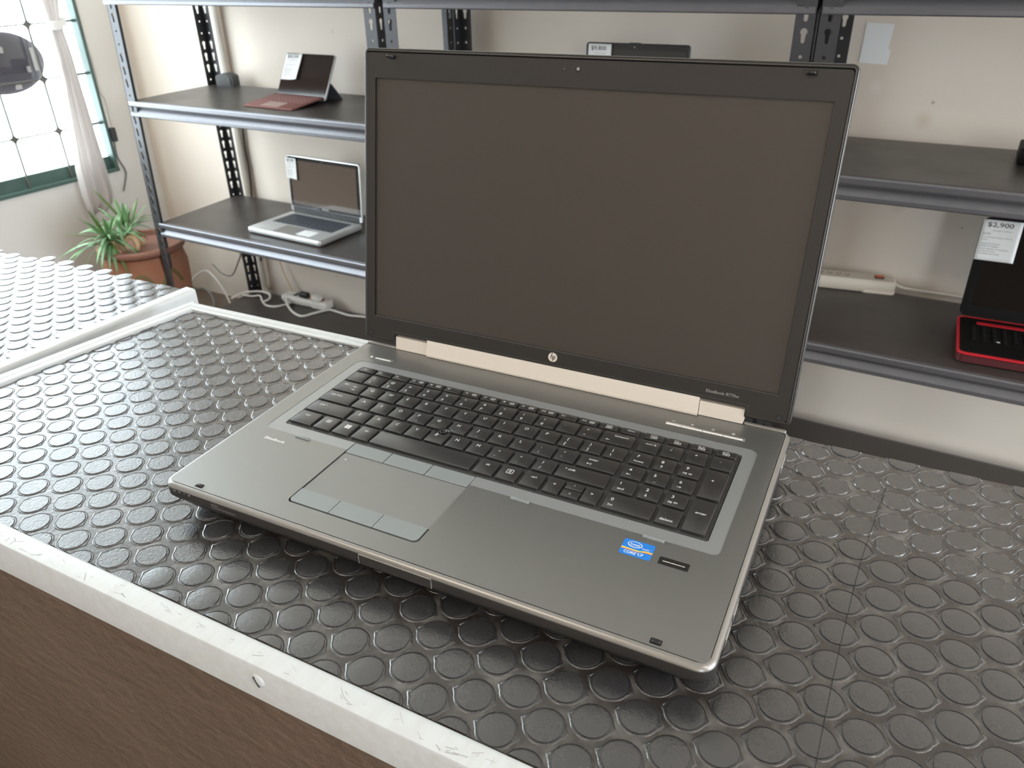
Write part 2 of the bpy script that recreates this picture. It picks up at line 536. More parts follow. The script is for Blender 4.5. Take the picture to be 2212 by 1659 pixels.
# dark oval panel hanging outside, behind the grille
sg = thing('oval_panel', 'dark oval panel hanging outside the grilled window', 'panel', (WALL_X - 0.12, 1.365, H - 0.068))
mb = MB()
mb.x = Matrix(((0, 0, 1, 0), (1, 0, 0, 0), (0, 1, 0, 0.103), (0, 0, 0, 1)))
rings = []
for s_, z_ in ((0.97, -0.004), (1.0, 0.0), (0.995, 0.004), (0.9, 0.012), (0.7, 0.018), (0.4, 0.021)):
    rings.append([(p[0], p[1], z_) for p in ellipse(0, 0, 0.152 * s_, 0.103 * s_, 48)])
mb.loft(rings).build('disc', 'sign', sg, smooth=40)
for y0, y1, z0, z1 in ((0.098, 0.112, -0.035, 0.042), (0.068, 0.080, -0.036, -0.016), (0.012, 0.034, -0.088, -0.072), (-0.01, 0.001, 0.035, 0.055)):
    mb = MB()
    mb.x = Matrix(((0, 0, 1, 0), (1, 0, 0, 0), (0, 1, 0, 0.103), (0, 0, 0, 1)))
    zz = 0.0225 - 0.02 * ((max(abs(y0), abs(y1)) / 0.152) ** 2 + (max(abs(z0), abs(z1)) / 0.103) ** 2)
    mb.rbox(y0, y1, z0, z1, -0.002, max(zz, 0.006) + 0.012, 0.003, 0.0005).build('patch', 'sign_patch', sg)
mb = MB()
mb.box(0.0, 0.004, -0.003, 0.003, 0.2, 1.45).build('hanger', 'grille', sg)

# curtain tied back beside the window
cur = thing('curtain', 'white cloth curtain gathered by a tieback beside the grilled window', 'curtain', (WALL_X + 0.06, 1.46, H - 0.50))
rows = [(-0.500, 1.417, 1.478, 0.012), (-0.470, 1.413, 1.520, 0.018), (-0.426, 1.409, 1.528, 0.022), (-0.333, 1.414, 1.522, 0.024), (-0.24, 1.428, 1.516, 0.022),
        (-0.135, 1.441, 1.512, 0.020), (-0.03, 1.456, 1.511, 0.016), (0.058, 1.463, 1.512, 0.012), (0.125, 1.463, 1.508, 0.009), (0.152, 1.464, 1.506, 0.008),
        (0.19, 1.463, 1.510, 0.010), (0.232, 1.458, 1.520, 0.014), (0.33, 1.450, 1.540, 0.018), (0.6, 1.44, 1.57, 0.02), (1.6, 1.43, 1.60, 0.02)]
n = 48
rings = []
for z, y0, y1, d in rows:
    ring = []
    for i in range(n + 1):
        t = i / n
        ring.append((0.55 * d * sin(t * 3.2 * 2 * pi + z * 2.0) + 0.2 * d * sin(t * 15 + z * 7), y0 + (y1 - y0) * t - 1.46, z + 0.50 - 0.012 * sin(t * 9) * (z < -0.45)))
    rings.append(ring)
cl = MB().loft(rings, False, False, closed=False).build('cloth', 'curtain', cur, smooth=60)
md = cl.modifiers.new('thick', 'SOLIDIFY')
md.thickness = 0.002
mb = MB()
mb.lathe([(0.024, 0.138 + 0.50), (0.027, 0.140 + 0.50), (0.027, 0.164 + 0.50), (0.024, 0.166 + 0.50)], (0, 1.485 - 1.46, 0), 24, 0.7, 1.0)
mb.box(-0.012, 0.012, 0.045, 0.062, 0.648, 0.676)
mb.build('tieback', 'white', cur, smooth=40)


# cables on the left wall
def cable(name, label, pts, r, mat, n=8):
    o = MB().tube([(p[0], p[1], p[2] + H) for p in pts], r, n).build(name, mat, smooth=60)
    return tag(o, label, 'cable')


cable('cable', 'thin white cable running down the wall right of the window', [(-2.629, 1.626, 0.30), (-2.629, 1.624, 0.094), (-2.629, 1.627, 0.023), (-2.629, 1.626, -0.042), (-2.629, 1.624, -0.087), (-2.629, 1.638, -0.125), (-2.629, 1.636, -0.215)], 0.0028, 'cable_white')
cable('cable', 'grey cable hanging from the small black box on the left wall', [(-2.628, 1.628, -0.265), (-2.628, 1.624, -0.33), (-2.628, 1.640, -0.378), (-2.628, 1.640, -0.405), (-2.628, 1.612, -0.463)], 0.003, 'cable_grey')
pb = MB()
pb.x = Matrix.Translation((WALL_X + 0.001, 1.630, H - 0.272)) @ Matrix(((0, 0, 1, 0), (1, 0, 0, 0), (0, 1, 0, 0), (0, 0, 0, 1)))
tag(pb.rbox(-0.010, 0.010, 0, 0.052, 0, 0.014, 0.004, 0.002).build('wall_box', 'dark_grey'), 'small black box fixed to the left wall below the white cable', 'box')
# ------------------------------------------------------------------ shelving units of slotted angle posts
SY0, SY1 = 1.36, 1.745       # front faces and rear corner of the posts
FL = 0.038                   # flange width


def keyhole(cx, cz, s=1.0):
    pts = []
    for i in range(11):
        a = RAD(-50 + 280 * i / 10)
        pts.append((cx + 0.0066 * s * cos(a), cz + 0.006 + 0.0066 * s * sin(a)))
    for i in range(5):
        a = RAD(180 + 180 * i / 4)
        pts.append((cx + 0.0036 * s * cos(a), cz - 0.0105 + 0.0036 * s * sin(a)))
    return pts


def holes_for(levels, ztop):
    """kinds and heights of the slots along a post; small round holes next to the beams at eye level"""
    out = []
    z = 0.035
    i = 0
    while z < ztop - 0.03:
        rel = z - H
        k = 'k'
        if 0.09 < rel < 0.185:
            k = 'c'
        elif any(-0.005 < rel - l < 0.035 for l in levels):
            k = 'c'
        out.append((k, z))
        z += 0.0375
        i += 1
    return out


def angle_post(parent, x, y, dx, dy, ztop, levels, lean=0.0, name='post'):
    """L profile with its corner at (x, y); flanges run towards dx and dy"""
    mb = MB()
    hs = holes_for(levels, ztop)
    for ax in (0, 1):
        z0 = 0.0
        tiles = []
        for i, (k, z) in enumerate(hs):
            z1 = (z + hs[i + 1][1]) / 2 if i + 1 < len(hs) else ztop
            tiles.append((z0, z1, k, z))
            z0 = z1
        for z0, z1, k, z in tiles:
            hole = keyhole(FL / 2, z) if k == 'k' else ellipse(FL / 2, z, 0.0034, 0.0034, 10)
            outer = [(0, z0), (FL, z0), (FL, z1), (0, z1)]
            if ax == 0:
                mb.x = Matrix(((dx, 0, 0, x), (0, 0, dy, y), (0, 1, 0, 0), (0, 0, 0, 1)))
            else:
                mb.x = Matrix(((0, 0, dx, x), (dy, 0, 0, y), (0, 1, 0, 0), (0, 0, 0, 1)))
            mb.plate(outer, [hole], 0.0, 0.0016)
    if lean:
        mb.v = [(p[0] + lean * (p[2] - H), p[1], p[2]) for p in mb.v]
    o = mb.build(name, 'post_metal', parent)
    bm = bmesh.new()
    bm.from_mesh(o.data)
    bmesh.ops.recalc_face_normals(bm, faces=bm.faces)
    bm.to_mesh(o.data)
    bm.free()
    return o


BEAM = [(0.012, 0.0), (-0.003, 0.0), (-0.0055, -0.003), (-0.0055, -0.013), (-0.003, -0.0165), (0.006, -0.019), (0.007, -0.022),
        (-0.002, -0.034), (-0.0055, -0.037), (-0.0055, -0.0445), (-0.003, -0.047), (0.012, -0.047)]


def shelf_level(parent, x0, x1, z, rear=True):
    p = 0.0018
    mb = MB()
    prof = BEAM
    mb.loft([[(x, SY0 + a + 0.002, z + b) for a, b in prof] for x in (x0 + 0.004, x1 - 0.004)])
    b = mb.build('front_beam', 'dark_metal', parent, smooth=35)
    mb = MB()
    mb.loft([[(x, SY1 - a - 0.002, z + b_) for a, b_ in prof] for x in (x0 + 0.004, x1 - 0.004)])
    mb.build('rear_beam', 'dark_metal', parent, smooth=35)
    for x, s in ((x0, 1), (x1, -1)):
        MB().box(min(x + s * 0.0022, x + s * 0.012), max(x + s * 0.0022, x + s * 0.012), SY0 + 0.016, SY1 - 0.016, z - 0.045, z - 0.006).build('side_beam', 'dark_metal', parent)
    MB().rbox(x0 + 0.006, x1 - 0.006, SY0 + 0.006, SY1 - 0.006, z - 0.016, z + 0.0012, 0.004, 0.0015, 2).build('shelf_board', 'shelf_panel', parent)
    for x, s in ((x0, 1), (x1, -1)):
        for dz in (-0.010, -0.0395):
            mb = MB()
            mb.x = Matrix(((1, 0, 0, x + s * 0.019), (0, 0, -1, SY0 + 0.0005), (0, 1, 0, z + dz), (0, 0, 0, 1)))
            mb.lathe([(0.0055, 0), (0.0055, 0.002), (0.004, 0.0034), (0.0001, 0.0038)], n=12).build('rivet', 'post_metal', parent, smooth=50)


UNITS = [('black slotted-angle shelving unit left of the open laptop, beside the plant', -2.100, -1.062, (-0.8423, -0.4507, -0.0498, 0.275), 0.055),
         ('black slotted-angle shelving unit mostly hidden behind the open laptop', -1.040, -0.031, (-0.8423, -0.438, -0.055, 0.275), 0.0),
         ('black slotted-angle shelving unit right of the open laptop, holding the red laptop', -0.026, 1.010, (-0.8423, -0.4251, -0.058, 0.275), 0.0)]
for lab, x0, x1, lev, lean in UNITS:
    u = thing('shelving_unit', lab, 'shelf', ((x0 + x1) / 2, (SY0 + SY1) / 2, 0), group=None)
    n0 = len(bpy.data.objects)
    before = set(bpy.data.objects)
    top = H + 0.62
    angle_post(u, x0, SY0, 1, 1, top, lev, lean)
    angle_post(u, x1, SY0, -1, 1, top, lev)
    angle_post(u, x0, SY1, 1, -1, top, lev)
    angle_post(u, x1, SY1, -1, -1, top, lev)
    for z in lev:
        shelf_level(u, x0, x1, H + z)
    for o in set(bpy.data.objects) - before:
        if o.parent is u:
            for v in o.data.vertices:
                v.co.x -= (x0 + x1) / 2 + 0.078 * (v.co.y - SY0)      # the racks stand a little racked
                v.co.y -= (SY0 + SY1) / 2

# white conduit and cables on the back wall
tag(MB().rbox(-2.118, -2.086, WALL_Y - 0.017, WALL_Y - 0.001, 0.09, H + 1.5, 0.002, 0.001, 2).build('cable_conduit', 'cream'),
    'cream vertical cable conduit on the wall behind the left shelves', 'conduit')
cable('cable', 'dark cable hanging along the wall beside the cream conduit', [(-2.066, 1.778, -0.11), (-2.070, 1.778, -0.192), (-2.078, 1.778, -0.276), (-2.076, 1.778, -0.343), (-2.078, 1.774, -0.414), (-2.085, 1.772, -0.50), (-2.08, 1.77, -0.62), (-2.09, 1.765, -0.72)], 0.0032, 'cable_dark')
cable('cable', 'thin grey cable hanging down the wall under the lower left shelf', [(-2.16, 1.778, -0.50), (-2.165, 1.775, -0.60), (-2.175, 1.76, -0.672), (-2.20, 1.745, -0.735), (-2.25, 1.74, -0.80), (-2.31, 1.74, -0.80), (-2.36, 1.745, -0.77)], 0.003, 'cable_grey')
cable('cable', 'thin tan cable slanting from the lower left shelf to its rear post', [(-2.235, 1.776, -0.62), (-2.229, 1.772, -0.676), (-2.207, 1.77, -0.721), (-2.175, 1.768, -0.775)], 0.0026, 'bulb')
cable('cable', 'thin tan cable hanging from the lower left shelf to the power strip', [(-2.005, 1.776, -0.60), (-1.996, 1.772, -0.674), (-1.977, 1.765, -0.735), (-1.948, 1.76, -0.792), (-1.915, 1.745, -0.826)], 0.0026, 'bulb')
BZ = -0.8423 + 0.0012 + 0.0045
cable('cable', 'upper of two white cables lying on the bottom left shelf', [(-2.135, 1.62, BZ), (-2.125, 1.665, BZ + .006), (-2.097, 1.683, BZ + .012), (-2.058, 1.698, BZ + .016), (-2.022, 1.704, BZ + .014), (-1.999, 1.698, BZ + .010), (-1.985, 1.677, BZ + .004), (-1.994, 1.650, BZ)], 0.0045, 'cable_white')
cable('cable', 'lower white cable sagging across the bottom left shelf to the power strip', [(-2.122, 1.667, BZ), (-2.076, 1.675, BZ), (-2.048, 1.690, BZ + .002), (-2.005, 1.660, BZ), (-1.958, 1.634, BZ), (-1.918, 1.640, BZ), (-1.897, 1.668, BZ), (-1.885, 1.69, BZ + .004)], 0.0045, 'cable_white')
cable('cable', 'white cable looping in front of the power strip on the bottom left shelf', [(-1.868, 1.700, BZ + .012), (-1.898, 1.695, BZ + .02), (-1.880, 1.668, BZ + .012), (-1.823, 1.636, BZ), (-1.761, 1.620, BZ), (-1.740, 1.656, BZ), (-1.720, 1.69, BZ + .002), (-1.704, 1.714, BZ), (-1.66, 1.712, BZ), (-1.605, 1.708, BZ), (-1.55, 1.722, BZ), (-1.49, 1.73, BZ)], 0.0048, 'cable_white')
for i, pts in enumerate(([(-2.52, 1.70, -.925), (-2.50, 1.74, -.86), (-2.44, 1.76, -.82), (-2.38, 1.75, -.83), (-2.32, 1.74, -.88), (-2.27, 1.72, -.925)],
                         [(-2.50, 1.66, -.925), (-2.46, 1.70, -.89), (-2.40, 1.71, -.875), (-2.35, 1.70, -.90), (-2.30, 1.66, -.926)],
                         [(-2.45, 1.60, -.925), (-2.38, 1.62, -.915), (-2.30, 1.60, -.912), (-2.24, 1.62, -.92), (-2.17, 1.60, -.925)])):
    cable('cable', ['grey cable arching highest out of the tangle on the floor behind the pot', 'grey cable arching lower in the tangle on the floor behind the pot', 'grey cable lying flat on the floor behind the pot'][i],
          pts, 0.0045, ['cable_white', 'cable_grey', 'cable_white'][i])


def power_strip(lab, loc, rz, L, W, T, col, plug):
    t = thing('power_strip', lab, 'power strip', loc, rz)
    MB().rbox(-L / 2, L / 2, -W / 2, W / 2, 0.0, T, 0.010, 0.004, 4).build('housing', col, t, smooth=45)
    MB().rbox(L / 2 - 0.075, L / 2 + 0.001, -W / 2 - 0.001, W / 2 + 0.001, 0.0, 0.007, 0.010, 0.001, 4).build('end_foot', col, t, smooth=45)
    slot = None
    n = int((L - 0.09) / 0.021)
    for i in range(n):
        x = -L / 2 + 0.018 + i * 0.021
        for sx, sy in ((-0.004, 0.005), (0.004, 0.005), (0, -0.006)):
            if slot is None:
                slot = MB().box(-0.0011, 0.0011, -0.0035, 0.0035, 0, 0.0004).build('outlet_slot', 'print_dark', t, loc=(x + sx, sy, T - 0.0001))
            else:
                copy_part(slot, t, (x + sx, sy, T - 0.0001))
    s = MB().rbox(L / 2 - 0.050, L / 2 - 0.028, -0.007, 0.009, T - 0.001, T + 0.003, 0.001, 0.0005).build('switch_frame', 'print_dark', t)
    MB().rbox(L / 2 - 0.048, L / 2 - 0.030, -0.005, 0.007, T + 0.001, T + 0.0055, 0.001, 0.001).build('rocker', 'switch', s)
    return t


power_strip('cream power strip with amber switch lying on the middle right shelf', (0.030, 1.722, H - 0.4251 + 0.0012), RAD(9), 0.32, 0.052, 0.033, 'cream', False)
tag(MB().tube([(0.186, 1.752, H - .405), (0.21, 1.765, H - .416), (0.25, 1.772, H - .419), (0.31, 1.775, H - .4195), (0.37, 1.775, H - .4195), (0.5, 1.77, H - .4195)], 0.004, 8).build('cord', 'cream', smooth=60),
    'cream cord running along the wall from the cream power strip', 'cord')
ps = power_strip('white power strip with plug on the bottom left shelf', (-1.83, 1.726, H - 0.8423 + 0.0012), RAD(4), 0.22, 0.05, 0.028, 'cable_white', True)
pl = thing('plug', 'black plug pushed into the white power strip on the bottom left shelf', 'plug', (-1.835, 1.722, H - 0.8423 + 0.030))
MB().rbox(-0.022, 0.022, -0.012, 0.012, 0.0, 0.020, 0.006, 0.004).build('plug_body', 'rubber_black', pl, smooth=45)
MB().tube([(-0.02, 0, 0.010), (-0.04, 0.0, 0.006), (-0.07, -0.012, -0.012), (-0.10, -0.03, -0.022)], 0.0035).build('plug_cord', 'rubber_black', pl, smooth=60)
pg = thing('adapter', 'white round adapter with copper prongs on the bottom left power strip', 'adapter', (-1.772, 1.722, H - 0.8423 + 0.030))
MB().lathe([(0.020, 0), (0.021, 0.004), (0.021, 0.016), (0.015, 0.022), (0.0001, 0.023)], n=24).build('adapter_body', 'cable_white', pg, smooth=45)
MB().rbox(-0.026, -0.019, -0.008, 0.008, 0.0, 0.014, 0.001, 0.0005).build('prongs', 'switch', pg)


# ------------------------------------------------------------------ small computers on the shelves
def small_laptop(name, lab, loc, yaw, W, D, T, la, LH, LT, bm, km, sm, cols, rows, kx, ky, group=None, r=0.008, foot=True):
    """base front-left corner at loc; la lid angle from the base plane"""
    t = thing(name, lab, 'laptop', loc, yaw)
    MB().rbox(0, W, 0, D, 0.003, T, r, 0.003, 5).build('base', bm, t, smooth=45)
    for x in (0.03, W - 0.03):
        for y in (0.02, D - 0.02):
            MB().lathe([(0.006, 0), (0.007, 0.0032)], (x, y, 0), 12).build('foot', 'rubber_black', t)
    (x0, x1), (y0, y1) = kx, ky
    MB().rbox(x0 - 0.002, x1 + 0.002, y0 - 0.002, y1 + 0.002, T - 0.001, T + 0.0003, 0.002, 0.0001).build('keyboard_well', km if isinstance(km, str) else km[1], t)
    kw, kh = (x1 - x0) / cols, (y1 - y0) / rows
    k0 = None
    for j in range(rows):
        for i in range(cols):
            if j == 0 and 3 < i < cols - 4:
                continue
            loc_ = (x0 + kw * i, y0 + kh * j, T)
            if k0 is None:
                k0 = MB().rbox(0.0012, kw - 0.0012, 0.0012, kh - 0.0012, 0, 0.0016, 0.001, 0.0004, 2).build('key', km if isinstance(km, str) else km[0], t, loc=loc_)
            else:
                copy_part(k0, t, loc_)
    MB().rbox(x0 + kw * 4 + 0.001, x0 + kw * (cols - 4) - 0.001, y0 + 0.0012, y0 + kh - 0.0012, T, T + 0.0016, 0.001, 0.0004, 2).build('key', km if isinstance(km, str) else km[0], t)
    X = Matrix.Translation((0, D, T)) @ Matrix.Rotation(la, 4, 'X')
    lid = MB().rbox(0, W, 0.002, LH, -LT, 0, r, 0.0012, 5).build('lid', bm, t, smooth=45)
    lid.matrix_local = X
    return t, lid


SH_L, SH_U = H - 0.4507 + 0.0012, H - 0.0498 + 0.0012
sl, slid = small_laptop('laptop', 'silver aluminium laptop standing open on the lower left shelf', (-1.7314, 1.4197, SH_L), RAD(-2.1), 0.3241, 0.2011, 0.0205, RAD(85.6), 0.1913, 0.007,
                       'silver', 'silver_key', None, 13, 6, (0.030, 0.294), (0.086, 0.178))
MB().rbox(0.004, 0.320, 0.020, 0.187, -0.0005, 0.0006, 0.005, 0.0002).build('glass_panel', 'glass_black', slid)
MB().rbox(0.016, 0.308, 0.030, 0.176, 0.0004, 0.0009, 0.001, 0.0001).build('screen', 'screen_taupe', slid)
MB().rbox(0.012, 0.312, 0.003, 0.019, -0.004, 0.001, 0.003, 0.001).build('hinge_cover', 'dark_grey', slid)
MB().lathe([(0.0022, 0), (0.0022, 0.0009)], (0.162, 0.181, 0), 12).build('webcam', 'dark_grey', slid)
MB().rbox(0.146, 0.178, 0.0225, 0.0275, 0.0005, 0.0009, 0.001, 0.0001).build('nameplate', 'print_grey', slid)
MB().rbox(0.108, 0.214, 0.008, 0.076, 0.0195, 0.0207, 0.003, 0.0002).build('touchpad', 'alu_rim', sl)
MB().rbox(0.138, 0.186, -0.0012, 0.006, 0.0165, 0.0208, 0.002, 0.0003).build('thumb_notch', 'white', sl)
MB().rbox(0.200, 0.262, 0.020, 0.066, 0.0202, 0.0208, 0.001, 0.0001).build('note_label', 'paper', sl)

# tablet computer with a fabric keyboard
tb = thing('tablet_computer', 'small tablet with burgundy fabric keyboard and black screen on the upper left shelf', 'tablet', (-1.6625, 1.4338, SH_U), RAD(-1.5))
tw, td, tl, ta = 0.2035, 0.1372, 0.140, RAD(60)
kb = MB()
ks = 0.014
kb.x = Matrix(((1, 0, 0, 0), (0, 1, 0, 0), (0, ks / td, 1, 0), (0, 0, 0, 1)))
kb.rbox(0, tw, 0, td, 0.0002, 0.0048, 0.006, 0.0012, 4)
kbo = kb.build('keyboard_cover', 'burgundy', tb, smooth=45)
k0 = None
for j in range(5):
    for i in range(12):
        loc = (0.010 + i * 0.0154, 0.058 + j * 0.0146, 0.0044 + (0.058 + j * 0.0146) * ks / td)
        if k0 is None:
            k0 = MB().rbox(0, 0.0136, 0, 0.0126, 0, 0.0016, 0.001, 0.0004, 2).build('key', 'burgundy_key', tb, loc=loc)
        else:
            copy_part(k0, tb, loc)
mb = MB()
mb.x = kb.x
mb.rbox(0.064, 0.140, 0.008, 0.052, 0.0046, 0.0053, 0.002, 0.0001).build('touchpad', 'burgundy_pad', tb)
tlid = MB().rbox(0, tw, 0, tl, -0.008, 0, 0.007, 0.001, 5).build('display', 'silver', tb, smooth=45)
tlid.matrix_local = Matrix.Translation((0, td, 0.008)) @ Matrix.Rotation(ta, 4, 'X')
MB().rbox(0.0015, tw - 0.0015, 0.0015, tl - 0.0015, -0.0004, 0.0006, 0.006, 0.0002, 5).build('screen', 'screen_brown', tlid)
kl = 0.098
mb = MB()
mb.x = Matrix.Translation((0, td + 0.062 * cos(ta) + 0.008 * sin(ta), 0.062 * sin(ta))) @ Matrix.Rotation(RAD(-50), 4, 'X')
mb.rbox(0.0, tw, 0.0, 0.076, -0.003, 0.0, 0.006, 0.0006, 4).build('kickstand', 'slate', tb, smooth=45)

ad = thing('speaker', 'small black rounded desk speaker at the back corner of the upper left shelf', 'speaker', (-2.040, 1.722, SH_U), RAD(12))
mb = MB()
pf = [(-0.034, 0), (0.034, 0), (0.034, 0.030)] + [(0.034 * cos(RAD(a)), 0.030 + 0.012 * sin(RAD(a))) for a in (30, 60, 90, 120, 150)] + [(-0.034, 0.030)]
mb.loft([[(p[0], y, p[1]) for p in pf] for y in (-0.018, 0.022)]).build('case', 'dark_grey', ad, smooth=40)
mb = MB()
pg2 = [(p[0] * 0.8, 0.003 + p[1] * 0.84) for p in pf]
mb.loft([[(p[0], y, p[1]) for p in pg2] for y in (-0.0205, -0.017)]).build('front_grille', 'body', ad, smooth=40)

# laptop whose lid shows above the open laptop
ml, mlid = small_laptop('laptop', 'slim grey laptop whose lid top shows above the open laptop', (-0.612, 1.42, H - 0.055 + 0.0012), 0.0, 0.2665, 0.185, 0.014, RAD(88), 0.183, 0.006,
                       'dark_grey', 'key', None, 13, 6, (0.014, 0.252), (0.078, 0.172))
MB().rbox(0.003, 0.2635, 0.004, 0.180, -0.0004, 0.0005, 0.008, 0.0002, 5).build('bezel', 'bezel', mlid)
MB().rbox(0.010, 0.2565, 0.016, 0.168, 0.0003, 0.0008, 0.001, 0.0001).build('screen', 'lidshell', mlid)
MB().lathe([(0.002, 0), (0.002, 0.0009)], (0.128, 0.1745, 0), 12).build('webcam', 'print_grey', mlid)
MB().rbox(0.114, 0.142, 0.1815, 0.1845, -0.005, 0.0, 0.001, 0.0003).build('camera_bump', 'dark_grey', mlid)

# red and black laptop on the right
SH_R = H - 0.4251 + 0.0012
rl, rlid = small_laptop('laptop', 'black laptop with bright red edges standing open on the right shelf', (0.344, 1.402, SH_R), RAD(2.5), 0.382, 0.200, 0.024, RAD(82), 0.222, 0.010,
                       'black_plastic', 'black_plastic', None, 17, 6, (0.024, 0.358), (0.070, 0.152), r=0.014)
mb = MB()
out = [rrect(-0.0018, 0.3838, -0.0018, 0.2018, 0.0155, 6), rrect(0.0028, 0.3792, 0.0028, 0.1972, 0.0120, 6)]
mb.plate(out[0], [out[1]], 0.0205, 0.0246).build('red_edge', 'red', rl)
mb = MB()
out = [rrect(-0.0012, 0.3832, -0.0012, 0.2012, 0.0150, 6), rrect(0.004, 0.378, 0.004, 0.196, 0.0120, 6)]
mb.plate(out[0], [out[1]], 0.0035, 0.0185).build('side_band', 'red_shaded', rl)
MB().rbox(0.036, 0.346, 0.163, 0.176, 0.0225, 0.0252, 0.003, 0.0005).build('speaker_bar', 'red', rl)
MB().rbox(0.130, 0.232, 0.008, 0.068, 0.0232, 0.0243, 0.003, 0.0001).build('touchpad', 'black_plastic', rl)
MB().rbox(0.0725, 0.0785, 0.074, 0.078, 0.0255, 0.0262, 0.001, 0.0002).build('white_mark', 'print', rl)
random.seed(5)
lg = MB()
for j in range(6):
    for i in range(17):
        if j == 0 and 3 < i < 13:
            continue
        x, y = 0.024 + 0.01965 * i + 0.006, 0.070 + 0.01367 * j + 0.006
        lg.add([(x, y, 0.02567), (x + 0.0022, y, 0.02567), (x + 0.0022, y + 0.0022, 0.02567), (x, y + 0.0022, 0.02567)], [(0, 1, 2, 3)])
lg.build('key_legends', 'print_dim', rl, kind='stuff')
MB().rbox(0.008, 0.374, 0.012, 0.214, -0.0004, 0.0005, 0.006, 0.0002, 5).build('bezel', 'black_plastic', rlid)
MB().rbox(0.020, 0.362, 0.028, 0.204, 0.0003, 0.0008, 0.001, 0.0001).build('screen', 'glass_black', rlid)
bx = thing('router_box', 'black box at the right end of the upper right shelf', 'box', (0.415, 1.63, H - 0.058 + 0.0012))
MB().rbox(-0.055, 0.09, -0.05, 0.05, 0.002, 0.034, 0.006, 0.002).build('case', 'black_plastic', bx, smooth=45)
MB().rbox(-0.045, 0.08, -0.04, 0.04, 0.0, 0.002, 0.003, 0.0).build('foot', 'rubber_black', bx)


# price tags taped to the lids
def price_tag(lab, price, lines, lidobj, x, y, w, h, curl, mat_extra=None, rot=0.0):
    Xw = lidobj.parent.matrix_basis @ lidobj.matrix_basis
    t = thing('price_tag', lab, 'price tag')
    t.matrix_world = Xw @ Matrix.Translation((x, y, 0.0012)) @ Matrix.Rotation(rot, 4, 'Z')
    n = 10

    def zf(px, py):
        u = max(0.0, (px / w - 0.45) / 0.55)
        v = max(0.0, (-py / h - 0.3) / 0.7)
        return 0.0004 + curl * (u * u + 0.5 * u * v)
    mb = MB()
    g = [[(w * i / n, -h * j / n, zf(w * i / n, -h * j / n)) for i in range(n + 1)] for j in range(n + 1)]
    mb.add([p for r_ in g for p in r_], [(j * (n + 1) + i, (j + 1) * (n + 1) + i, (j + 1) * (n + 1) + i + 1, j * (n + 1) + i + 1) for j in range(n) for i in range(n)])
    p = mb.build('paper', 'paper', t, smooth=60)
    md_ = p.modifiers.new('thick', 'SOLIDIFY')
    md_.thickness = 0.0003
    md_.offset = -1

    def put(name, mb_, mat):
        mb_.v = [(q[0], q[1], zf(q[0], q[1]) + 0.00025) for q in mb_.v]
        mb_.build(name, mat, t)
    mb = MB().text(price, w * 0.12, -h * 0.165, h * 0.105, sx=(w * 0.66 / (text_data(price)[2] * h * 0.105)))
    put('price', mb, 'print_dark')
    mb = MB()
    for s, px, py, hh, wd in lines:
        ww = text_data(s)[2] * hh * h
        mb.text(s, px * w, py * h, hh * h, sx=wd * w / ww)
    put('small_print', mb, 'print_grey')
    return t


LN = [('Solo pago en efectivo', 0.28, -0.265, 0.026, 0.48), ('$3,470', 0.06, -0.36, 0.040, 0.19), ('Otros metodos de pago y cambio de', 0.06, -0.435, 0.026, 0.76), ('equipo', 0.06, -0.495, 0.026, 0.14),
      ('3 MESES DE GARANTIA', 0.05, -0.60, 0.026, 0.52), ('SISTEMA DE CAMBIOS', 0.05, -0.66, 0.026, 0.49), ('EQUIPO ORIGINAL, NO REFURBISH', 0.05, -0.725, 0.026, 0.75),
      ('NO DESCONTINUADO', 0.05, -0.785, 0.026, 0.43), ('PROGRAMAS INCLUIDOS', 0.05, -0.845, 0.026, 0.55)]
price_tag('white $2,900 price tag on the red and black laptop', '$2,900', LN, rlid, 0.0, 0.218, 0.0745, 0.088, 0.001)
price_tag('white $7,500 price tag on the silver laptop', '$7,500', [l for l in LN if l[0][0] != '$'], slid, -0.004, 0.182, 0.052, 0.070, 0.004)
price_tag('white $9,800 price tag on the slim grey laptop', '$9,800', [l for l in LN if l[0][0] != '$'], mlid, 0.0075, 0.180, 0.062, 0.085, 0.003)
price_tag('white $4,500 price tag curling on the small tablet', '$4,500', [l for l in LN if l[0][0] != '$'], tlid, 0.004, 0.137, 0.074, 0.082, 0.007)

# a strip of pale paper on the right part of the back wall
pp = MB()
pp.x = Matrix(((1, 0, 0, 0), (0, 0, -1, WALL_Y - 0.0006), (0, 1, 0, 0), (0, 0, 0, 1)))
tag(pp.plate([(0.005, H + 0.185), (0.063, H + 0.183), (0.060, H + 0.130), (0.066, H + 0.129), (0.064, H + 0.098), (0.003, H + 0.10)], [], 0, 0.0005).build('paper_sheet', 'paper'),
    'pale paper sheet stuck to the wall behind the right shelving posts', 'paper')

# ------------------------------------------------------------------ potted plant
PX, PY, PZ = -2.28, 1.396, H - 0.553
pot = thing('potted_plant', 'strap-leaved green plant in a terracotta pot in the corner below the window', 'plant', (PX, PY, 0))
MB().lathe([(0.09, 0.0), (0.105, 0.01), (0.130, 0.12), (0.143, 0.22), (0.146, 0.29), (0.138, 0.325), (0.136, 0.345), (0.128, 0.345), (0.126, 0.32), (0.10, 0.315), (0.0001, 0.315)], n=48).build('pot_body', 'terracotta', pot, smooth=40)
MB().lathe([(0.134, PZ - 0.028), (0.146, PZ - 0.026), (0.153, PZ - 0.014), (0.152, PZ - 0.004), (0.145, PZ), (0.134, PZ - 0.002), (0.130, PZ - 0.02)], n=48).build('pot_rim', 'rim_brown', pot, smooth=60)
MB().lathe([(0.131, PZ - 0.045), (0.09, PZ - 0.030), (0.0001, PZ - 0.024)], n=32).build('soil', 'soil', pot, smooth=60)
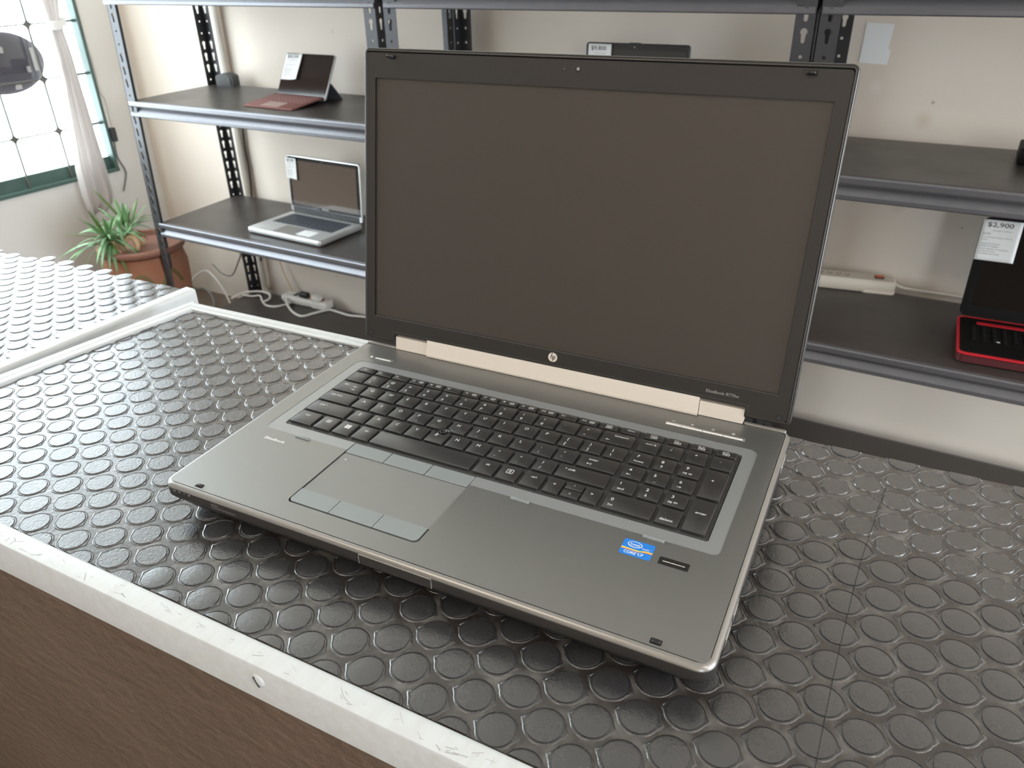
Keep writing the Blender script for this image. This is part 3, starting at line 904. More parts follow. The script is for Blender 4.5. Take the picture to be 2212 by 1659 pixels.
for a0, s_ in ((-62, 1), (-20, -1)):        # painted arches on the pot
    mb = MB()
    pts = []
    for i in range(9):
        t = i / 8
        a = RAD(a0 + 34 * t)
        z = 0.24 + 0.05 * sin(pi * t)
        rr = 0.1455 - 0.0062 - 0.04 * max(0, 0.22 - z)
        pts.append((rr * cos(a), rr * sin(a), z))
    mb.tube(pts, 0.010, 6)
    mb.v = [(p[0], p[1], p[2]) for p in mb.v]
    mb.build('painted_arch', 'olive', pot, smooth=60)


def leaf(p0, p1, w, droop, mat, tw=0.0):
    p0, p1 = Vector(p0), Vector(p1)
    d = p1 - p0
    side = Vector((d.y, -d.x, 0))
    if side.length < 1e-4:
        side = Vector((1, 0, 0))
    side.normalize()
    n = 8
    vs, fs = [], []
    for i in range(n + 1):
        t = i / n
        c = p0 + d * t + Vector((0, 0, droop * 4 * t * (1 - t)))
        ww = w * (0.55 + 0.9 * t - 1.45 * t ** 3) if t < 1 else 0.0006
        ww = max(ww, 0.0006)
        s = side * cos(tw * t) + Vector((0, 0, 1)) * sin(tw * t)
        vs += [c - s * ww, c + Vector((0, 0, -0.25 * ww)), c + s * ww]
    for i in range(n):
        for k in (0, 1):
            a = i * 3 + k
            fs.append((a, a + 1, a + 4, a + 3))
    o = MB().add(vs, fs).build('leaf', mat, pot, smooth=60)
    m_ = o.modifiers.new('thick', 'SOLIDIFY')
    m_.thickness = 0.0012
    return o


TIPS1 = [(-2.277, 1.133, -.452), (-2.338, 1.123, -.54), (-2.306, 1.125, -.549), (-2.332, 1.154, -.566), (-2.318, 1.187, -.593), (-2.211, 1.192, -.375), (-2.213, 1.172, -.407),
         (-2.326, 1.241, -.478), (-2.257, 1.176, -.401), (-2.215, 1.238, -.412), (-2.285, 1.355, -.427), (-2.229, 1.286, -.42), (-2.233, 1.193, -.591), (-2.22, 1.216, -.594),
         (-2.21, 1.232, -.613), (-2.19, 1.263, -.631), (-2.238, 1.321, -.586), (-2.205, 1.38, -.63), (-2.31, 1.168, -.514), (-2.296, 1.26, -.41)]
TIPS2 = [(-2.387, 1.339, -.361), (-2.263, 1.354, -.393), (-2.368, 1.395, -.404), (-2.304, 1.444, -.409), (-2.251, 1.44, -.426), (-2.222, 1.406, -.447), (-2.359, 1.441, -.453),
         (-2.272, 1.457, -.533), (-2.344, 1.421, -.433), (-2.346, 1.464, -.477), (-2.32, 1.456, -.574)]
random.seed(11)
for base, tips in (((-2.274, 1.281, -0.519), TIPS1), ((-2.298, 1.372, -0.500), TIPS2)):
    for i, tp in enumerate(tips):
        b = Vector(base) + Vector((random.uniform(-.008, .008), random.uniform(-.008, .008), random.uniform(-.01, .01)))
        dz = tp[2] - b.z
        leaf((b.x - PX, b.y - PY, b.z + H), (tp[0] - PX, tp[1] - PY, tp[2] + H), random.uniform(0.0065, 0.0095), 0.02 if dz < 0 else 0.006,
             'leaf' if (i % 3 or tips is TIPS1) and i % 5 else 'leaf_dark', random.uniform(-.5, .5))
for i in range(30):
    a = random.uniform(0, 2 * pi)
    l = random.uniform(0.07, 0.13)
    b = Vector((-2.278 + random.uniform(-.02, .02), 1.30 + random.uniform(-.03, .06), -0.512))
    leaf((b.x - PX, b.y - PY, b.z + H), (b.x + l * cos(a) - PX, b.y + l * sin(a) - PY, b.z + H + random.uniform(-.05, .09)), random.uniform(.006, .009), 0.02, 'leaf', random.uniform(-.5, .5))
MB().tube([(p[0] - PX, p[1] - PY, p[2] + H) for p in ((-2.28, 1.33, -.545), (-2.262, 1.339, -.520), (-2.245, 1.348, -.522), (-2.238, 1.352, -.545), (-2.243, 1.35, -.566))], 0.009, 10).build('stem', 'bulb', pot, smooth=60)
MB().tube([(p[0] - PX, p[1] - PY, p[2] + H) for p in ((-2.290, 1.34, -.575), (-2.292, 1.31, -.545), (-2.274, 1.283, -.522))], 0.010, 8).build('stem', 'bulb', pot, smooth=60)
MB().tube([(p[0] - PX, p[1] - PY, p[2] + H) for p in ((-2.29, 1.41, -.58), (-2.295, 1.385, -.54), (-2.298, 1.372, -.505))], 0.010, 8).build('stem', 'bulb', pot, smooth=60)
# ------------------------------------------------------------------ the two counters with studded rubber tops
# plan coordinates of this section share the laptop's axes (x along its front edge, y towards the shelves)
def stud_mesh(n, fine=True):
    mb = MB()
    prof = [(9.7, 0.80), (10.2, 0.72), (10.42, 0.04), (11.1, 0.02), (11.3, 0.46), (11.6, 0.42), (12.1, 0.0)] if fine else [(9.9, 0.70), (10.45, 0.05), (11.0, 0.04), (11.3, 0.40), (12.0, 0.0)]
    rings = []
    for k, (r, z) in enumerate(prof):
        ring = []
        for i in range(n):
            a = i * 2 * pi / n
            e = 0.0
            if r > 10.7:
                for c in (0.0, pi):
                    d = abs((a - c + pi) % (2 * pi) - pi)
                    e = max(e, 1 - d / RAD(20))
            rr = r + (r - 9.6) * 0.95 * max(e, 0) ** 1.3
            ring.append((rr * 0.001 * cos(a), rr * 0.001 * sin(a), z * 0.001))
        rings.append(ring)
    return mb.loft(rings[::-1], cap0=False, cap1=True)


def inside(poly, x, y):
    c = False
    n = len(poly)
    for i in range(n):
        (x0, y0), (x1, y1) = poly[i], poly[(i + 1) % n]
        if (y0 > y) != (y1 > y) and x < (x1 - x0) * (y - y0) / (y1 - y0) + x0:
            c = not c
    return c


def edge_dist(poly, x, y):
    best = 9
    n = len(poly)
    for i in range(n):
        a, b = Vector(poly[i]), Vector(poly[(i + 1) % n])
        t = max(0, min(1, (Vector((x, y)) - a).dot(b - a) / (b - a).length_squared))
        best = min(best, (a + (b - a) * t - Vector((x, y))).length)
    return best


def trim_bar(parent, p0, p1, out, prof, m0=0.0, m1=0.0, name='edge_trim', mat='white_trim'):
    """prof: (distance outwards from the inner edge, height); m0, m1 mitre the two ends"""
    p0, p1, out = Vector(p0), Vector(p1), Vector(out).normalized()
    d = (p1 - p0).normalized()
    rings = []
    for p, s in ((p0, -m0), (p1, m1)):
        rings.append([((p + out * u + d * (s * u)).x, (p + out * u + d * (s * u)).y, z + H) for u, z in prof])
    mb = MB().loft(rings)
    mb.v = [(v[0] - parent['ox'], v[1] - parent['oy'], v[2]) for v in mb.v]
    o = mb.build(name, mat, parent, smooth=40)
    bm = bmesh.new()
    bm.from_mesh(o.data)
    bmesh.ops.recalc_face_normals(bm, faces=bm.faces)
    bm.to_mesh(o.data)
    bm.free()
    return o


CAMXY = Vector((0.2421, -0.3040))      # viewpoint in plan: used only to choose which studs are kept as single parts


def counter(lab, poly, zt, lattice, cx, cy, keep, stuff_seg, xr, raw=False):
    t = thing('counter', lab, 'counter', turn(cx, cy), YAW)
    t['ox'], t['oy'] = cx, cy
    loc = lambda pl: [(p[0] - cx, p[1] - cy) for p in pl]
    MB().plate(loc(poly), [], zt + H - 0.0025, zt + H).build('rubber_sheet', 'rubber_base', t)
    a1, a2, o = lattice
    pts = []
    for i in range(-75, 75):
        for j in range(-75, 75):
            x, y = o[0] + a1[0] * i + a2[0] * j, o[1] + a1[1] * i + a2[1] * j
            if not (xr[0] < x < xr[1]):
                continue
            ins = inside(poly, x, y)
            ed = edge_dist(poly, x, y)
            if ins or ed < 0.0095:
                pts.append(((Vector((x, y)) - CAMXY).length, x, y, ed, ins))
    pts.sort()
    st = None
    rest = MB()
    base = stud_mesh(stuff_seg, False)
    k = 0
    for dist, x, y, ed, ins in pts:
        if ed < 0.0142 and (k < keep or (raw and y > 0.27 and x > 0.03)):
            # studs on the edge of the sheet are cut off with it
            o_ = stud_mesh(36).build('stud', 'rubber', t, smooth=35)
            bm = bmesh.new()
            bm.from_mesh(o_.data)
            for e in range(len(poly)):
                a_, b_ = Vector(poly[e]), Vector(poly[(e + 1) % len(poly)])
                nn = Vector(((b_ - a_).y, -(b_ - a_).x)).normalized()
                dd = (a_ - Vector((x, y))).dot(nn)
                if abs(dd) < 0.0142 and -0.015 < (Vector((x, y)) - a_).dot((b_ - a_).normalized()) < (b_ - a_).length + 0.015:
                    bmesh.ops.bisect_plane(bm, geom=bm.verts[:] + bm.edges[:] + bm.faces[:], plane_co=(nn.x * dd, nn.y * dd, 0), plane_no=(nn.x, nn.y, 0), clear_outer=True)
            bm.to_mesh(o_.data)
            bm.free()
            o_.location = (x - cx, y - cy, zt + H)
            k += 1
            continue
        if k < keep:
            if st is None:
                st = stud_mesh(36).build('stud', 'rubber', t, smooth=35, loc=(x - cx, y - cy, zt + H))
            else:
                copy_part(st, t, (x - cx, y - cy, zt + H))
            k += 1
        else:
            rest.add([(p[0] + x - cx, p[1] + y - cy, p[2] + zt + H) for p in base.v], base.f)
    if rest.v:
        rest.build('stud_field', 'rubber', t, smooth=35, kind='stuff')
    return t


ZT = -0.0300
P1 = [(-0.5400, -0.0617), (0.80, -0.0893), (0.80, 0.2985), (0.035, 0.2985), (0.035, 0.2862), (-0.4850, 0.2864)]
c1 = counter('counter with black studded rubber top under the open laptop', P1, ZT,
             ((0.0223614, 0.0135471), (0.0006888, 0.0280676), (0.2217652, 0.1430753)), 0.13, 0.10, 262, 20, (-0.60, 0.80), True)
top = H + ZT - 0.0025
pl_ = lambda pl: [(p[0] - 0.13, p[1] - 0.10) for p in pl]
MB().plate(pl_([(-0.5425, -0.0632), (0.80, -0.0909), (0.80, 0.3000), (0.035, 0.3000), (0.035, 0.2875), (-0.4866, 0.2878)]), [], top - 0.016, top).build('top_board', 'plywood', c1)
MB().plate(pl_([(-0.5600, -0.0772), (0.80, -0.1050), (0.80, 0.27), (-0.5026, 0.27)]), [], 0.0, top - 0.016).build('counter_wall', 'plaster_brown', c1)
FT = [(0.0, -0.0345), (0.0, -0.0288), (0.0007, -0.0273), (0.0022, -0.0264), (0.0045, -0.0260), (0.0148, -0.0262), (0.0160, -0.0266), (0.0166, -0.0276), (0.0168, -0.0570), (0.0160, -0.0578), (0.0140, -0.0575), (0.0140, -0.0345)]
f0, f1 = Vector((-0.5425, -0.0633)), Vector((0.80, -0.0910))
fd = (f1 - f0).normalized()
trim_bar(c1, f0, f1, (fd.y, -fd.x), FT, 1.1, 0.0)
LT = [(0.0, -0.0345), (0.0, -0.0275), (0.001, -0.0266), (0.0075, -0.0263), (0.0085, -0.0270), (0.0095, -0.0263), (0.0180, -0.0260), (0.0198, -0.0268), (0.0205, -0.029), (0.0205, -0.0555), (0.0185, -0.0555), (0.0185, -0.0345)]
l0, l1 = Vector((-0.5425, -0.0600)), Vector((-0.4866, 0.2878))
ld = (l1 - l0).normalized()
trim_bar(c1, l0, l1, (-ld.y, ld.x), LT, 0.75, 0.85)
BT = [(0.0, -0.0345), (0.0, -0.0275), (0.001, -0.0268), (0.0065, -0.0264), (0.0075, -0.0270), (0.0085, -0.0262), (0.0135, -0.0260), (0.0150, -0.0268), (0.0155, -0.029), (0.0155, -0.0555), (0.0135, -0.0555), (0.0135, -0.0345)]
trim_bar(c1, (-0.4866, 0.2878), (0.02, 0.2875), (0, 1), BT, 1.15, 0.0)
MB().box(-0.5420 - 0.13, 0.80 - 0.13, -0.0008, 0.0008, 0, 0.0001)


def screw(parent, x, y, z, out, name='screw'):
    mb = MB()
    out = Vector(out).normalized()
    sd = Vector((-out.y, out.x))
    mb.x = Matrix(((sd.x, 0, out.x, x - parent['ox']), (sd.y, 0, out.y, y - parent['oy']), (0, 1, 0, z + H), (0, 0, 0, 1)))
    mb.lathe([(0.0052, -0.0004), (0.0050, 0.0005), (0.0042, 0.0010), (0.0022, 0.0014), (0.0001, 0.0015)], n=24)
    o = mb.build(name, 'white_trim', parent, smooth=50)
    mb = MB()
    mb.x = Matrix(((sd.x, 0, out.x, x - parent['ox']), (sd.y, 0, out.y, y - parent['oy']), (0, 1, 0, z + H), (0, 0, 0, 1))) @ Matrix.Rotation(RAD(25), 4, 'Z')
    mb.rbox(-0.0006, 0.0006, -0.0040, 0.0040, 0.0005, 0.0017, 0.0003, 0.0001).build('slot', 'print_dark', o)
    return o


_n = Vector((fd.y, -fd.x))
_p = f0 + fd * 0.5015 + _n * 0.0168
screw(c1, _p.x, _p.y, -0.0388, _n)
# scratches in the white enamel
random.seed(21)
sc_m = MB()
for _ in range(90):
    q = f0 + fd * random.uniform(0.16, 0.75) + Vector((fd.y, -fd.x)) * random.uniform(0.005, 0.0142)
    a = random.choice((0.35, 2.6, 1.5, 0.1)) + random.uniform(-.3, .3)
    l = random.uniform(0.001, 0.0045)
    w = random.uniform(0.00006, 0.00016)
    d_, n_ = Vector((cos(a), sin(a))) * l, Vector((-sin(a), cos(a))) * w
    u_ = (q - f0).dot(Vector((fd.y, -fd.x)))
    ok = all(0.0046 < (c_ - f0).dot(Vector((fd.y, -fd.x))) < 0.0146 for c_ in (q - d_, q + d_))
    if ok:
        sc_m.add([((c_.x - 0.13), (c_.y - 0.10), H - 0.02598) for c_ in (q - d_ - n_, q + d_ - n_, q + d_ + n_, q - d_ + n_)], [(0, 1, 2, 3)])
sc_m.build('scratches', 'print_grey', c1, kind='stuff')
# a cut in the rubber right of the laptop
cutl = [(0.2816, 0.2546), (0.2726, 0.1687), (0.269, 0.1122), (0.2661, 0.0486), (0.2645, -0.0123), (0.263, -0.07)]
MB().tube([(p[0] - 0.13, p[1] - 0.10, H - 0.02922) for p in cutl], 0.00022, 5, 2).build('rubber_cut', 'black', c1)

P2 = [(-1.35, -0.42), (-0.646, -0.42), (-0.6057, 0.1201), (-0.585, 0.3640), (-1.35, 0.3540)]
c2 = counter('lower counter at the left with pale shining studded rubber top near the window', P2, -0.0465,
             ((0.0221915, 0.0139355), (0.0201415, -0.0151817), (-0.7526827, 0.2782389)), -0.95, 0.0, 290, 20, (-1.36, -0.5))
MB().plate([(p[0] + 0.95, p[1]) for p in P2], [], H - 0.066, H - 0.049).build('top_board', 'plywood', c2)
MB().plate([(-1.35 + 0.95, -0.40), (-0.66 + 0.95, -0.40), (-0.60 + 0.95, 0.34), (-1.35 + 0.95, 0.33)], [], 0.0, H - 0.066).build('counter_wall', 'plaster_brown', c2)
q0, q1 = Vector((-0.646, -0.42)), Vector((-0.585, 0.3660))
qd = (q1 - q0).normalized()
dz = -0.0168
RT = [(0.0, -0.0345 + dz), (0.0, -0.0272 + dz), (0.0012, -0.0262 + dz), (0.014, -0.0260 + dz), (0.0172, -0.0266 + dz), (0.0186, -0.0282 + dz), (0.0190, -0.031 + dz), (0.0190, -0.060 + dz), (0.017, -0.060 + dz), (0.017, -0.0345 + dz)]
trim_bar(c2, q0, q1, (qd.y, -qd.x), RT, 0.0, 0.0)
_n = Vector((qd.y, -qd.x))
_p = q1 - qd * 0.022 + _n * 0.019
screw(c2, _p.x, _p.y, -0.060, _n)

# ------------------------------------------------------------------ the open laptop
LX, LY, LZ = 0.0, 0.128, -0.0290        # its base point: feet stand on the studs
lap = thing('laptop', 'large grey business laptop standing open with blank dark screen on the studded counter', 'laptop', turn(LX, LY, H + LZ), YAW)
lap.rotation_euler = (0, 0, YAW)


def LM(dx=0, dy=0, dz=0):
    return Matrix.Translation((dx - LX, dy - LY, dz - LZ))


def lb(dx=0, dy=0, dz=0):
    mb = MB()
    mb.x = LM(dx, dy, dz)
    return mb


# base body: rounded block, undercut below
BW, Y0, Y1 = 0.2066, -0.0036, 0.2605
rings = []
for ins, z, r in ((0.016, -0.0250, 0.008), (0.0100, -0.0245, 0.010), (0.0042, -0.0160, 0.011), (0.0016, -0.0132, 0.011), (0.0, -0.0105, 0.0105), (0.0, -0.0036, 0.0105),
                  (0.0005, -0.0022, 0.010), (0.0018, -0.0010, 0.009), (0.0033, -0.0004, 0.0075), (0.0036, -0.0022, 0.0072)):
    rings.append([(p[0], p[1], z) for p in rrect(-BW + ins, BW - ins, Y0 + ins, Y1 - ins, r, 6)])
lb().loft(rings[:6]).build('base_body', 'body', lap, smooth=50)
rr2 = [[(p[0], p[1], z) for p in rrect(-BW + i_, BW - i_, Y0 + i_, Y1 - i_, r, 6)] for i_, z, r in ((0.0, -0.0042, 0.0105), (0.0, -0.0036, 0.0105), (0.0005, -0.0022, 0.010), (0.0018, -0.0010, 0.009), (0.0032, -0.0003, 0.0075), (0.0036, -0.0003, 0.0072), (0.0036, -0.0020, 0.0072))]
lb().loft(rr2, False, False).build('base_rim', 'alu_rim', lap, smooth=50)
lb().plate(rrect(-BW + .0034, BW - .0034, Y0 + .0034, Y1 - .0034, 0.007, 6), [], -0.0048, -0.0030).build('inner_tray', 'black', lap)
for x in (-0.17, 0.17):
    for y in (0.025, 0.235):
        lb(x, y, 0).lathe([(0.0075, LZ - 0.0002), (0.009, LZ + 0.0005), (0.009, -0.0248)], n=20).build('foot', 'rubber_black', lap)

mm = 0.001


def arc(cx, cy, r, a0, a1, n=6):
    return [(cx + r * cos(RAD(a0 + (a1 - a0) * i / n)), cy + r * sin(RAD(a0 + (a1 - a0) * i / n))) for i in range(n + 1)]


S = lambda pl: [(p[0] * mm, p[1] * mm) for p in pl]
# brushed palm rest panel with the opening for deck and touchpad
touch = arc(-100.0, 21.4, 4.2, 180, 270) + arc(1.6, 21.4, 4.2, 270, 360)
hole = [(-104.2, 88.4)] + touch + [(5.8, 88.4)] + arc(183, 93.4, 5, 270, 360) + arc(181, 212.4, 7, 0, 90) + arc(-180.5, 212.4, 7, 90, 180) + arc(-182.5, 93.4, 5, 180, 270)
lb().plate(rrect(-0.2026, 0.2026, 0.0004, 0.2530, 0.0045, 5), [S(hole)], -0.0020, 0.0).build('palm_rest', 'alu', lap)
# raised strip along the rear
for x0, x1 in ((-0.2026, -0.1690), (0.1695, 0.2026)):
    lb().rbox(x0, x1, 0.2534, 0.2566, -0.002, 0.0018, 0.0012, 0.0007, 3).build('rear_strip', 'alu_rim', lap, smooth=50)
lb().box(-0.1690, 0.1695, 0.2532, 0.2566, -0.002, 0.0004).build('rear_strip', 'body', lap)
# grey keyboard deck (C-shaped: the touchpad buttons close its front)
well = arc(177.0, 101.0, 1.2, 270, 360, 3) + arc(176.0, 207.2, 2.0, 0, 90, 4) + arc(-174.5, 207.2, 2.0, 90, 180, 4) + arc(-174.8, 101.4, 1.8, 180, 270, 3)
deck = [(5.8, 88.4)] + arc(183, 93.4, 5, 270, 360) + arc(181, 212.4, 7, 0, 90) + arc(-180.5, 212.4, 7, 90, 180) + arc(-182.5, 93.4, 5, 180, 270) + [(-104.2, 88.4), (-104.2, 99.6)]
deck += [(-174.8, 99.6)] + [(-176.6, 101.4), (-176.5, 207.2)] + arc(-174.5, 207.2, 2.0, 180, 90, 4) + arc(176.0, 207.2, 2.0, 90, 0, 4) + [(178.2, 101.0), (177.0, 99.7), (5.8, 99.7)]
lb().plate(S(deck), [], -0.0020, -0.00025).build('keyboard_deck', 'deck', lap)
lb().plate(S([(p[0] * 0.9965, 154 + (p[1] - 154) * 0.989) for p in well]), [], -0.0030, -0.0012).build('key_plate', 'kplate', lap)
# touchpad
lb().plate(S([(-103.2, 33.9), (5.5, 33.9), (5.5, 84.9), (-103.2, 84.9)]), [], -0.0025, -0.0006).build('touchpad', 'pad', lap)
for x0, x1, k in ((-103.2, -68.4, 0), (-67.8, -31.3, 1), (-30.7, 5.3, 2)):
    lb().rbox(x0 * mm, x1 * mm, 0.0853, 0.0990, -0.0025, 0.00015, 0.0006, 0.0003, 2).build('touchpad_button', 'pad_button', lap)
    ol = [(x0, 33.6), (x0, 18.6), (x1, 18.6), (x1, 33.6)]
    if k == 0:
        ol = [(x0, 33.6)] + arc(x0 + 3.4, 22.0, 3.4, 180, 270) + [(x1, 18.6), (x1, 33.6)]
    if k == 2:
        ol = [(x0, 33.6), (x0, 18.6)] + arc(x1 - 5.4, 23.0, 4.4, 270, 360) + [(x1 - 1.0, 33.6)]
    lb().plate(S(ol), [], -0.0025, 0.0001).build('touchpad_button', 'pad_button', lap)
lb(-0.0973, 0.0776, -0.0006).lathe([(0.0007, 0), (0.0007, 0.0001)], n=12).build('touchpad_dot', 'print', lap)
for x, w in ((-147.0, 14.0), (47.6, 14.2), (145.3, 14.6)):
    lb().rbox((x - w / 2) * mm, (x + w / 2) * mm, 0.0857, 0.0886, -0.001, 0.0013, 0.0008, 0.0005, 3).build('screen_bumper', 'pad_button', lap, smooth=50)
for x0, x1, y0, y1 in ((-178.2, -171.0, 2.0, 6.2), (168.9, 175.8, 1.9, 6.4)):
    fr = lb().rbox(x0 * mm, x1 * mm, y0 * mm, y1 * mm, -0.001, 0.0001, 0.0008, 0.00005).build('corner_bumper', 'black', lap)
    lb().rbox((x0 + 1.2) * mm, (x1 - 0.7) * mm, (y0 + 0.7) * mm, (y1 - 0.6) * mm, -0.001, 0.0012, 0.0008, 0.0006, 3).build('bumper_pad', 'rubber_black', fr, smooth=50)

# keys: (front-left x, front y, width, depth, legends); legends: (text, dx, dy, height)
KEYS = []


def K(x, y, w, d, *leg):
    KEYS.append((x, y, w, d, leg))


def icon(dx, dy, w=4.2, h=2.8):
    return ('#icon', dx, dy, w, h)


FY, FD = 200.3, 7.3
K(-174.0, FY, 15.4, FD, ('esc', 4.0, 2.6, 1.9))
for i in range(12):
    leg = [('f%d' % (i + 1), 2.0, 2.8, 2.1)]
    if i in (2, 3, 5, 6, 7, 8, 9, 11):
        leg.append(icon(8.6, 2.0))
    K(-155.0 + 18.32 * i, FY, 15.4, FD, *leg)
K(64.9, FY, 14.6, FD, ('insert', 4.6, 4.6, 1.6), icon(4.8, 1.2, 5.2, 2.4))
K(83.3, FY, 14.0, FD, ('delete', 4.2, 3.6, 1.7))
for x, s in ((102.6, 'home'), (121.6, 'end'), (140.6, 'pg up'), (159.4, 'pg dn')):
    K(x, FY, 14.8, FD, (s, 4.2, 4.6, 1.6), icon(4.6, 1.2, 5.4, 2.4))
NY, DD = 181.7, 15.4
K(-174.0, NY, 16.0, DD, ('~', 4.0, 10.5, 1.2), ('`', 3.9, 4.6, 2.0))
for i, (a, b) in enumerate(zip('1234567890-=', '!@#$%^&*()_+')):
    K(-155.1 + 18.95 * i, NY, 15.6, DD, (a, 3.8, 2.2, 3.2 if a.isdigit() else 0.7 if a == '-' else 1.8), (b, 3.9, 9.6, 2.8 if b not in '_' else 2.0))
K(72.0, NY, 25.2, DD, ('backspace', 9.0, 10.4, 2.0), ('<-', 3.6, 3.2, 2.0))
K(102.3, NY, 15.2, DD, ('num lk', 4.4, 9.8, 2.2), ('.', 2.6, 9.6, 2.0))
K(121.3, NY, 14.6, DD, ('/', 5.2, 8.6, 3.0))
K(140.4, NY, 14.6, DD, ('*', 5.0, 8.4, 3.4))
K(159.5, NY, 15.0, DD, ('-', 5.0, 8.2, 3.4))
QY = 162.8
K(-174.0, QY, 25.2, DD, ('tab', 4.0, 10.0, 2.2), ('|<-', 15.5, 8.6, 1.9), ('->|', 15.0, 3.8, 1.9))
for i, c in enumerate('QWERTYUIOP'):
    K(-145.3 + 18.95 * i, QY, 15.6, DD, (c, 4.4, 8.8, 3.2))
K(44.2, QY, 15.6, DD, ('{', 4.2, 8.6, 3.2), ('[', 4.2, 2.2, 3.2))
K(63.1, QY, 15.6, DD, ('}', 4.2, 8.6, 3.2), (']', 4.2, 2.2, 3.2))
K(82.0, QY, 15.2, DD, ('|', 4.4, 8.6, 3.2), ('\\', 4.0, 2.2, 3.2))
K(102.0, QY, 15.4, DD, ('7', 3.8, 8.8, 3.2), ('home', 3.4, 2.8, 2.3))
K(121.2, QY, 14.8, DD, ('8', 3.8, 8.8, 3.2), ('^|', 3.8, 3.0, 2.4))
K(140.2, QY, 15.0, DD, ('9', 3.8, 8.8, 3.2), ('pg up', 3.0, 3.2, 2.2))
AY = 143.8
K(-174.0, AY, 29.6, DD, ('caps lock', 4.2, 9.4, 2.2))
for i, c in enumerate('ASDFGHJKL'):
    K(-140.5 + 18.95 * i, AY, 15.6, DD, (c, 4.4, 8.8, 3.2), *([('_', 6.0, 2.6, 2.6)] if c in 'FJ' else []))
K(30.0, AY, 15.6, DD, (':', 4.2, 8.8, 3.0), (';', 4.2, 2.6, 3.0))
K(48.8, AY, 15.6, DD, ('"', 4.2, 8.6, 3.2), ("'", 4.2, 2.4, 3.0))
K(67.4, AY, 29.8, DD, ('enter', 6.6, 9.4, 2.4), ('<-|', 6.6, 3.6, 2.0))
K(102.1, AY, 15.4, DD, ('4', 3.8, 8.8, 3.2), ('<-', 3.4, 3.2, 2.0))
K(121.2, AY, 14.8, DD, ('5', 3.8, 8.8, 3.2), ('_', 5.4, 2.6, 2.6))
K(140.2, AY, 15.0, DD, ('6', 3.8, 8.8, 3.2), ('->', 3.4, 3.2, 2.0))
K(159.3, AY, 15.4, 34.4, ('+', 5.0, 20.0, 3.2))
ZY = 124.9
K(-174.0, ZY, 38.4, DD, ('shift ^', 6.6, 9.6, 2.2))
for i, c in enumerate('ZXCVBNM'):
    K(-131.2 + 18.95 * i, ZY, 15.6, DD, (c, 4.4, 8.8, 3.2))
K(1.45, ZY, 15.6, DD, ('<', 4.6, 9.2, 2.4), (',', 4.2, 3.4, 3.0))
K(20.4, ZY, 15.6, DD, ('>', 4.6, 9.2, 2.4), ('.', 4.2, 3.2, 2.6))
K(39.3, ZY, 15.6, DD, ('?', 4.2, 8.8, 3.2), ('/', 4.2, 2.2, 3.2))
K(57.5, ZY, 39.0, DD, ('^ shift', 4.6, 9.4, 2.4))
K(102.0, ZY, 15.4, DD, ('1', 3.8, 8.8, 3.2), ('end', 3.4, 2.8, 2.4))
K(121.2, ZY, 14.8, DD, ('2', 3.8, 8.8, 3.2), ('|v', 3.8, 2.8, 2.4))
K(139.9, ZY, 15.0, DD, ('3', 3.8, 8.8, 3.2), ('pg dn', 3.0, 3.2, 2.2))
CY, CD = 104.2, 17.2
K(-174.0, CY, 20.2, CD, ('ctrl', 6.6, 11.0, 2.3))
K(-149.6, CY, 15.0, CD, icon(5.0, 9.2, 4.4, 4.0))
K(-130.7, CY, 15.0, CD, ('$win', 5.6, 8.6, 5.0))
K(-111.5, CY, 15.0, CD, ('alt', 5.4, 10.8, 2.3))
K(-93.4, CY, 89.6, CD)
K(0.3, CY, 15.2, CD, ('alt', 5.4, 10.4, 2.3))
K(19.0, CY, 15.2, CD, icon(4.8, 7.6, 5.4, 5.2))
K(38.3, CY, 15.0, CD, ('ctrl', 5.2, 10.4, 2.3))
K(57.2, CY, 11.4, CD, ('<', 4.4, 8.6, 3.0))
K(71.2, CY, 12.8, 7.6, ('v', 5.0, 3.0, 2.4))
K(71.2, CY + 9.2, 12.8, 7.6, ('^', 5.0, 3.4, 2.0))
K(86.0, CY, 11.8, CD, ('>', 4.6, 8.6, 3.0))
K(102.3, CY, 34.4, CD, ('0', 3.4, 9.2, 3.2), ('ins', 3.2, 3.2, 2.4))
K(140.4, CY, 15.2, CD, ('.', 4.2, 11.0, 2.4), ('delete', 2.4, 3.2, 2.6))
K(159.0, CY, 15.5, 35.8, ('enter', 4.2, 19.6, 2.5))
STICK = Vector((-47.1, 141.6))


def key_outline(x, y, w, d, r, grow):
    pts = rrect(x - grow, x + w + grow, y - grow, y + d + grow, r, 3)
    dense = []
    for i in range(len(pts)):
        a, b = Vector(pts[i]), Vector(pts[(i + 1) % len(pts)])
        m = max(1, int((b - a).length / 0.5))
        dense += [a + (b - a) * j / m for j in range(m)]
    if min((p - STICK).length for p in dense) < 6.2:
        out = []
        for p in dense:
            dd = p - STICK
            rad = 6.2 - grow
            out.append(STICK + dd.normalized() * rad if dd.length < rad else p)
        return [(p.x, p.y) for p in out]
    return pts


